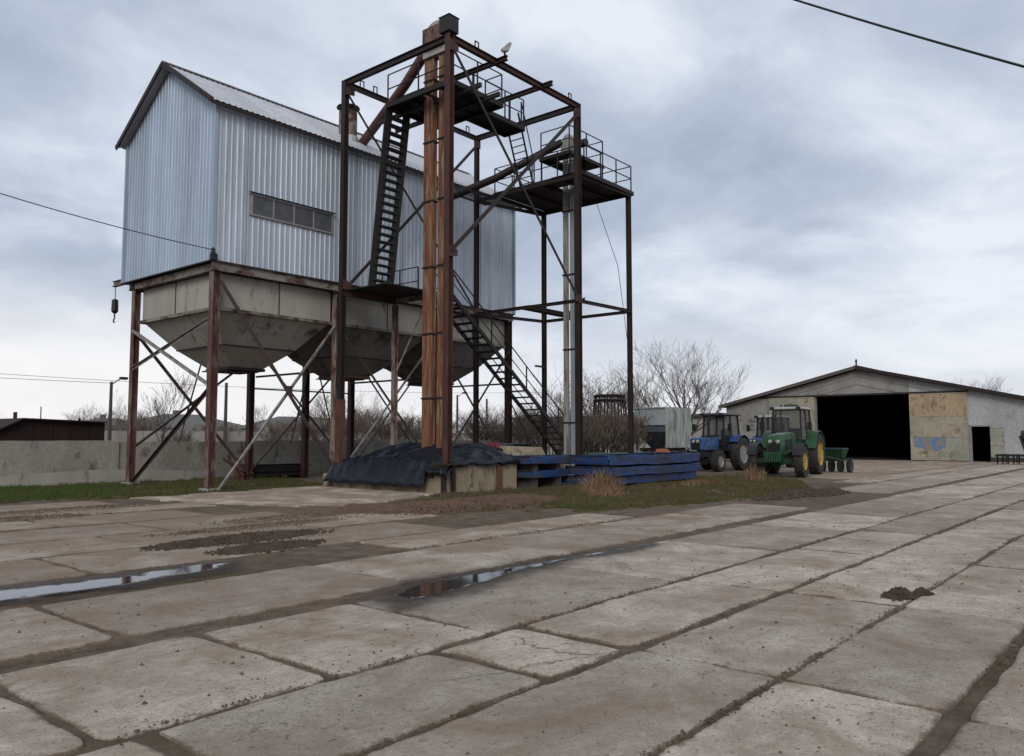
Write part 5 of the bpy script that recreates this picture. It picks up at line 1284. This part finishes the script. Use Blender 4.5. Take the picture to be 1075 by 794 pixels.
# rusty round frame
rc = thing('rusty_frame','round rusty lattice drum frame on splayed legs behind the trays','metal frame',(*at(640,46),0))
cx, cy = at(640,46); r1, r2 = .85, 1.15
b = MB()
for z, r in ((4.0,r1),(3.75,r1+.02)):
    pts = [(cx+r*math.cos(a*math.pi/12), cy+r*math.sin(a*math.pi/12), z) for a in range(25)]; b.tube(pts,.07,6)
b.build('top_ring', M['steel_dark'], rc)
for k in range(14):
    a = k*2*math.pi/14; MB().bar((cx+r1*math.cos(a),cy+r1*math.sin(a),3.95),(cx+r2*math.cos(a)*1.1,cy+r2*math.sin(a)*1.1,.0),.06).build('leg', M['steel_dark'], rc)
b = MB(); pts = [(cx+1.1*math.cos(a*math.pi/12), cy+1.1*math.sin(a*math.pi/12), 1.6) for a in range(25)]; b.tube(pts,.05,6); b.build('lower_ring', M['steel_dark'], rc)

# scrap under the silo
ss = MB()
for k in range(9): 
    z = .12+k*.055; j = random.uniform(-.15,.15); ss.box(17.75+j,27.9+j*.5,z,20.3+j,29.0+j*.4,z+.03)
for x in (17.9,19,20): ss.box(x,27.9,0,x+.12,29,.12)
o = ss.build('sheet_stack', M['scrap']); tag(o, 'stack of dark metal sheets lying under the silo by the wall', 'sheet stack')
b = MB(); 
for k in range(7): z = .06+.1*(k//3); b.tube([(16.9+.2*(k % 3),27.3,z+.02*k),(17.7+.15*(k % 3),29.4,z+.3)],.05,8)
b.bar((16.8,27.4,.0),(17.2,28.9,.95),.08); b.bar((17.3,27.2,.0),(17.0,28.9,.8),.08)
o = b.build('pipe_heap', M['trunk_dark']); tag(o, 'small heap of rusty brown pipes beside the dark sheet stack', 'pipes')
b = MB()
for _ in range(60):
    x, y = random.uniform(22.4,24.2), random.uniform(28.6,29.6); z = random.uniform(0,.45)*(1-abs(x-23.3)/1.2); b.box(x,y,z,x+.25,y+.12,z+.1)
o = b.build('brick_heap', M['brick']); tag(o, 'low heap of red bricks against the concrete wall', 'bricks')

# ------------------------------------------------------------------ trees
def branch(tr, cr, p, d, L, r, lev, maxlev, spread, upb, kids):
    n = 4 if lev < 2 else 3; pts = [p]; rs = [r]; q = p.copy(); dd = d.copy()
    for i in range(n):
        dd = (dd+V((random.uniform(-1,1),random.uniform(-1,1),random.uniform(-.5,.9)*1.))*(.13+.05*lev)+V((0,0,upb*.1))).normalized()
        q = q+dd*(L/n); pts.append(q.copy()); rs.append(max(.006, r*(1-.55*(i+1)/n)))
    (tr if lev < 1 else cr).tube(pts, rs, 7 if lev == 0 else (5 if lev < 3 else 3), cap=False)
    if lev >= maxlev: return
    k = kids if lev else kids+1
    for j in range(k):
        t = random.uniform(.35,1) if lev else random.uniform(.45,1); i = min(n-1, int(t*n)); f_ = t*n-i
        o = pts[i]+(pts[i+1]-pts[i])*f_; base = (pts[i+1]-pts[i]).normalized()
        a = random.uniform(0, 6.283); s = V((math.cos(a), math.sin(a), random.uniform(-.2,.5)))
        nd = (base*(1-.35*spread)+s*spread*random.uniform(.6,1.1)+V((0,0,upb*.25))).normalized()
        rr_ = rs[i]*random.uniform(.45,.68)
        branch(tr, cr, o, nd, L*random.uniform(.58,.82), max(.007, rr_), lev+1, maxlev, spread, upb, kids)
TP = {}
def tree_proto(key, h, r, maxlev, spread, upb, kids, stems=1, mt='twig', nm='bare_tree'):
    tr, cr = MB(), MB()
    for s in range(stems):
        d = V((random.uniform(-.25,.25)*(1+(stems > 1)*1.6), random.uniform(-.25,.25)*(1+(stems > 1)*1.6), 1)).normalized()
        branch(tr, cr, V((random.uniform(-.2,.2)*(stems > 1), random.uniform(-.2,.2)*(stems > 1), -.1)), d, h*.42, r, 0, maxlev, spread, upb, kids)
    root = thing(nm, '', 'tree', (0,0,0), local=True)
    tr.build('trunk', M['bark'], root, norm=False); cr.build('crown', M[mt], root, norm=False)
    mx = max(v[2] for v in cr.v); root['_h'] = mx; TP[key] = root; return root
used = set()
def plant(key, px, d, ytop, label, cat='tree', grp='bare trees behind the walls', rz=None, wx=1.):
    pr = TP[key]
    if key in used: o = copy_tree(pr)
    else: o = pr; used.add(key)
    x, y = at(px, d); s = (1.65+(459-ytop)*d/845)/pr['_h']
    o.location = (x, y, 0); o.rotation_euler = (0,0,random.uniform(0,6.28) if rz is None else rz); o.scale = (s*wx, s*wx, s)
    o['label'] = label; o['category'] = cat; o['group'] = grp
    return o
random.seed(21)
tree_proto('big', 10, .2, 5, .6, .12, 3, 6)
tree_proto('mid', 7, .14, 5, .6, .25, 3, 4)
tree_proto('wide', 6, .12, 4, .75, .1, 4, 3)
tree_proto('slim', 6, .09, 4, .5, .5, 4, 1)
tree_proto('bush', 3.2, .04, 4, .6, .4, 3, 7, 'shrub', 'bare_shrub')
tree_proto('bush2', 3, .04, 4, .7, .2, 3, 8, 'shrub', 'bare_shrub')
plant('big', 712,66,352,'largest bare tree, spreading behind the grey trailer')
plant('mid', 655,62,372,'bare tree left of the largest one, behind the rusty frame')
plant('wide', 628,60,384,'wide bare tree seen just right of the grey elevator')
plant('slim', 745,78,392,'smaller bare tree between the largest one and the barn')
plant('slim', 168,36,382,'slender bare tree standing just behind the concrete wall')
plant('mid', 128,58,405,'bare tree behind the red left silo post')
plant('wide', 92,66,425,'low bare tree left of the silo above the maroon shed')
plant('wide', 350,70,408,'wide bare tree behind the second hopper legs')
plant('mid', 392,72,408,'bare tree between the second and third hopper legs')
plant('slim', 330,64,425,'thin bare tree left of the second hopper leg')
plant('mid', 430,80,418,'faint bare tree beside the orange elevator')
plant('wide', 520,58,420,'bare tree seen below the lower stairs')
plant('mid', 556,54,402,'bare tree with dense twigs seen through the lower stairs')
plant('slim', 588,50,400,'slender bare tree behind the foot of the stairs')
plant('wide', 490,76,428,'low bare tree right of the orange elevator')
plant('big', 1020,125,391,'bare treetop rising over the right slope of the barn roof')
plant('mid', 1048,128,403,'small bare treetop right of the larger one over the barn roof')
plant('mid', 8,90,432,'faint bare treetops over the far left shed roof')
plant('slim', 268,60,420,'thin bare tree between the near silo leg and its brace')
shr = [(60,60,440),(100,48,436),(150,50,430),(195,46,445),(228,52,438),(290,52,434),(312,56,436),(335,50,430),(365,54,426),(385,60,424),(405,50,428),(425,56,432),(445,60,430),(498,52,430),(520,50,436),(540,46,428),(560,44,424),(580,42,432),(612,44,420),(630,42,428),(648,42,425),(662,46,430),(605,40,436),(690,60,425)]
pos = ['at the far left','beside the street lamp','left of the grey house','before the grey house','behind the near silo post','between the near silo braces','left of the first rear leg','beside the second rear leg','behind the tower rear post','left of the pale landing post','right of the pale landing post','left of the orange elevator','behind the orange elevator','right of the red front post','under the stair landing','under the middle of the lower stairs','under the lower end of the stairs','at the foot of the lower stairs','left of the round rusty frame','before the round rusty frame','right of the round rusty frame','beside the far right tower post','behind the grey elevator ducts','behind the grey trailer']
for i, ((px, d, yt), t) in enumerate(zip(shr, pos)):
    plant('bush' if i % 2 else 'bush2', px, d, yt, 'brown leafless shrub '+t, 'shrub', 'leafless shrubs behind the wall', wx=random.uniform(1.1,1.6))
# dark conifers
def conifer(px, d, ytop, label, rad):
    x, y = at(px, d); h = 1.65+(459-ytop)*d/845
    c = thing('conifer', label, 'conifer', (x,y,0), 0, 'dark evergreens behind the walls')
    MB().tube([(x,y,0),(x,y,h*.9)],[.12,.03],6).build('trunk', M['bark'], c)
    mb = MB()
    for _ in range(2600):
        t = random.random()**.7; z = h*(1-t*.93); r = rad*t*math.sqrt(random.random())*(.75+.5*nz(math.floor(z*3), 0, px)); a = random.uniform(0, 6.28)
        p = V((x+r*math.cos(a), y+r*math.sin(a), z-.15*r)); s = random.uniform(.05,.14); u = V((random.gauss(0,1),random.gauss(0,1),random.gauss(0,.6))).normalized(); w = u.cross(V((0,0,1))).normalized()
        i = len(mb.v); mb.v += [tuple(p-w*s*.5),tuple(p+w*s*.5),tuple(p+u*s*1.6)]; mb.f.append((i,i+1,i+2))
    mb.build('crown', M['conifer'], c, norm=False)
conifer(372,66,430,'dark evergreen left of the pale landing post',1.6)
conifer(415,70,436,'small dark evergreen left of the orange elevator',1.5)
conifer(84,62,440,'dark evergreen beside the maroon shed end',1.3)
# far woods band
mb = MB()
for _ in range(26000):
    az_ = R(random.uniform(-42, 42)); dd = random.uniform(150, 210); u, f_ = dd*math.tan(az_)*.8, dd
    x, y = .6414*u+.7672*f_, -.7672*u+.6414*f_
    h = (2.6+1.6*nz(u, 0, 0, .06)+1.2*nz(u, 0, 3, .25))*random.uniform(.3,1); lean = random.uniform(-.5,.5)
    i = len(mb.v); mb.v += [(x-.07,y,0),(x+.07,y,0),(x+lean,y,h+.8)]; mb.f.append((i,i+1,i+2))
o = mb.build('distant_woods', M['twig'], norm=False); tag(o, 'hazy brown band of distant leafless woods along the horizon', 'woods', kind='stuff')

# ------------------------------------------------------------------ sky and light
world = bpy.data.worlds.new('World'); sc.world = world; world.use_nodes = True; nt = world.node_tree
bg = nt.nodes['Background']; tc = nt.nodes.new('ShaderNodeTexCoord')
SUN_EL, SUN_AZ = R(32), R(215)
sky = nt.nodes.new('ShaderNodeTexSky'); sky.sky_type = 'NISHITA'; sky.sun_disc = False; sky.sun_elevation = SUN_EL; sky.sun_rotation = R(90)-SUN_AZ; sky.dust_density = 3
dirv = tc.outputs['Generated']
sep = nt.nodes.new('ShaderNodeSeparateXYZ'); nt.links.new(dirv, sep.inputs[0])
zc = math_(nt, 'MAXIMUM', sep.outputs[2], .0); den = math_(nt, 'ADD', zc, .22)
cx_ = math_(nt, 'DIVIDE', sep.outputs[0], den); cy_ = math_(nt, 'DIVIDE', sep.outputs[1], den)
cmb = nt.nodes.new('ShaderNodeCombineXYZ'); nt.links.new(cx_, cmb.inputs[0]); nt.links.new(cy_, cmb.inputs[1])
n1 = nnoise(nt, mapping(nt, cmb.outputs[0], (1,1,1), (3.1,1.7,0)), 1.15, 7, .52, .3)
n2 = nnoise(nt, mapping(nt, cmb.outputs[0], (1,1,1), (8,5,2)), 3.2, 8, .58, .5)
dn = math_(nt, 'ADD', math_(nt, 'MULTIPLY', n1, .72), math_(nt, 'MULTIPLY', n2, .28))
cloud = ramp(nt, dn, [(.36, (.355,.41,.51)), (.45, (.455,.51,.62)), (.52, (.575,.63,.73)), (.61, (.75,.79,.86))])
el = ramp(nt, sep.outputs[2], [(0., 1.), (.07, .75), (.2, 0.)])
cloud = mix(nt, math_(nt, 'MULTIPLY', el, .75), cloud, (.84,.85,.88))
dp = nt.nodes.new('ShaderNodeVectorMath'); dp.operation = 'DOT_PRODUCT'; nt.links.new(dirv, dp.inputs[0]); dp.inputs[1].default_value = (.312,.95,0)
gl_ = math_(nt, 'MULTIPLY', ramp(nt, dp.outputs['Value'], [(.8, 0.), (1., 1.)]), ramp(nt, sep.outputs[2], [(.0, 1.), (.10, .6), (.17, 0.)]))
cloud = mix(nt, math_(nt, 'MULTIPLY', gl_, .8), cloud, (.92,.89,.87))
skc = mix(nt, 1., sky.outputs[0], (.09,.09,.09), 'MULTIPLY')
fin = mix(nt, .93, skc, cloud)
nt.links.new(fin, bg.inputs['Color']); bg.inputs['Strength'].default_value = 1.14
sun = bpy.data.lights.new('sun', 'SUN'); sun.energy = 1.75; sun.angle = R(28); sun.color = (1,.95,.88)
so3 = bpy.data.objects.new('sun', sun); COL.objects.link(so3)
dvec = V((math.cos(SUN_AZ)*math.cos(SUN_EL), math.sin(SUN_AZ)*math.cos(SUN_EL), math.sin(SUN_EL)))
so3.rotation_euler = dvec.to_track_quat('Z', 'Y').to_euler()

# ------------------------------------------------------------------ camera
cam = bpy.data.cameras.new('camera'); cam.sensor_width = 36; cam.lens = 36*845/1075; cam.clip_end = 4000; cam.clip_start = .05
co = bpy.data.objects.new('camera', cam); COL.objects.link(co); sc.camera = co
az = R(39.9); pitch = math.atan(62/845)
F = V((math.cos(az), math.sin(az), 0)); fwv = F*math.cos(pitch)+V((0,0,1))*math.sin(pitch)
co.location = (0,0,1.65); co.rotation_euler = fwv.to_track_quat('-Z', 'Y').to_euler()

sc.view_settings.view_transform = 'Standard'; sc.view_settings.look = 'None'; sc.view_settings.exposure = 0
for o in bpy.data.objects:
    for k in ('_loc', '_h'):
        if k in o: del o[k]
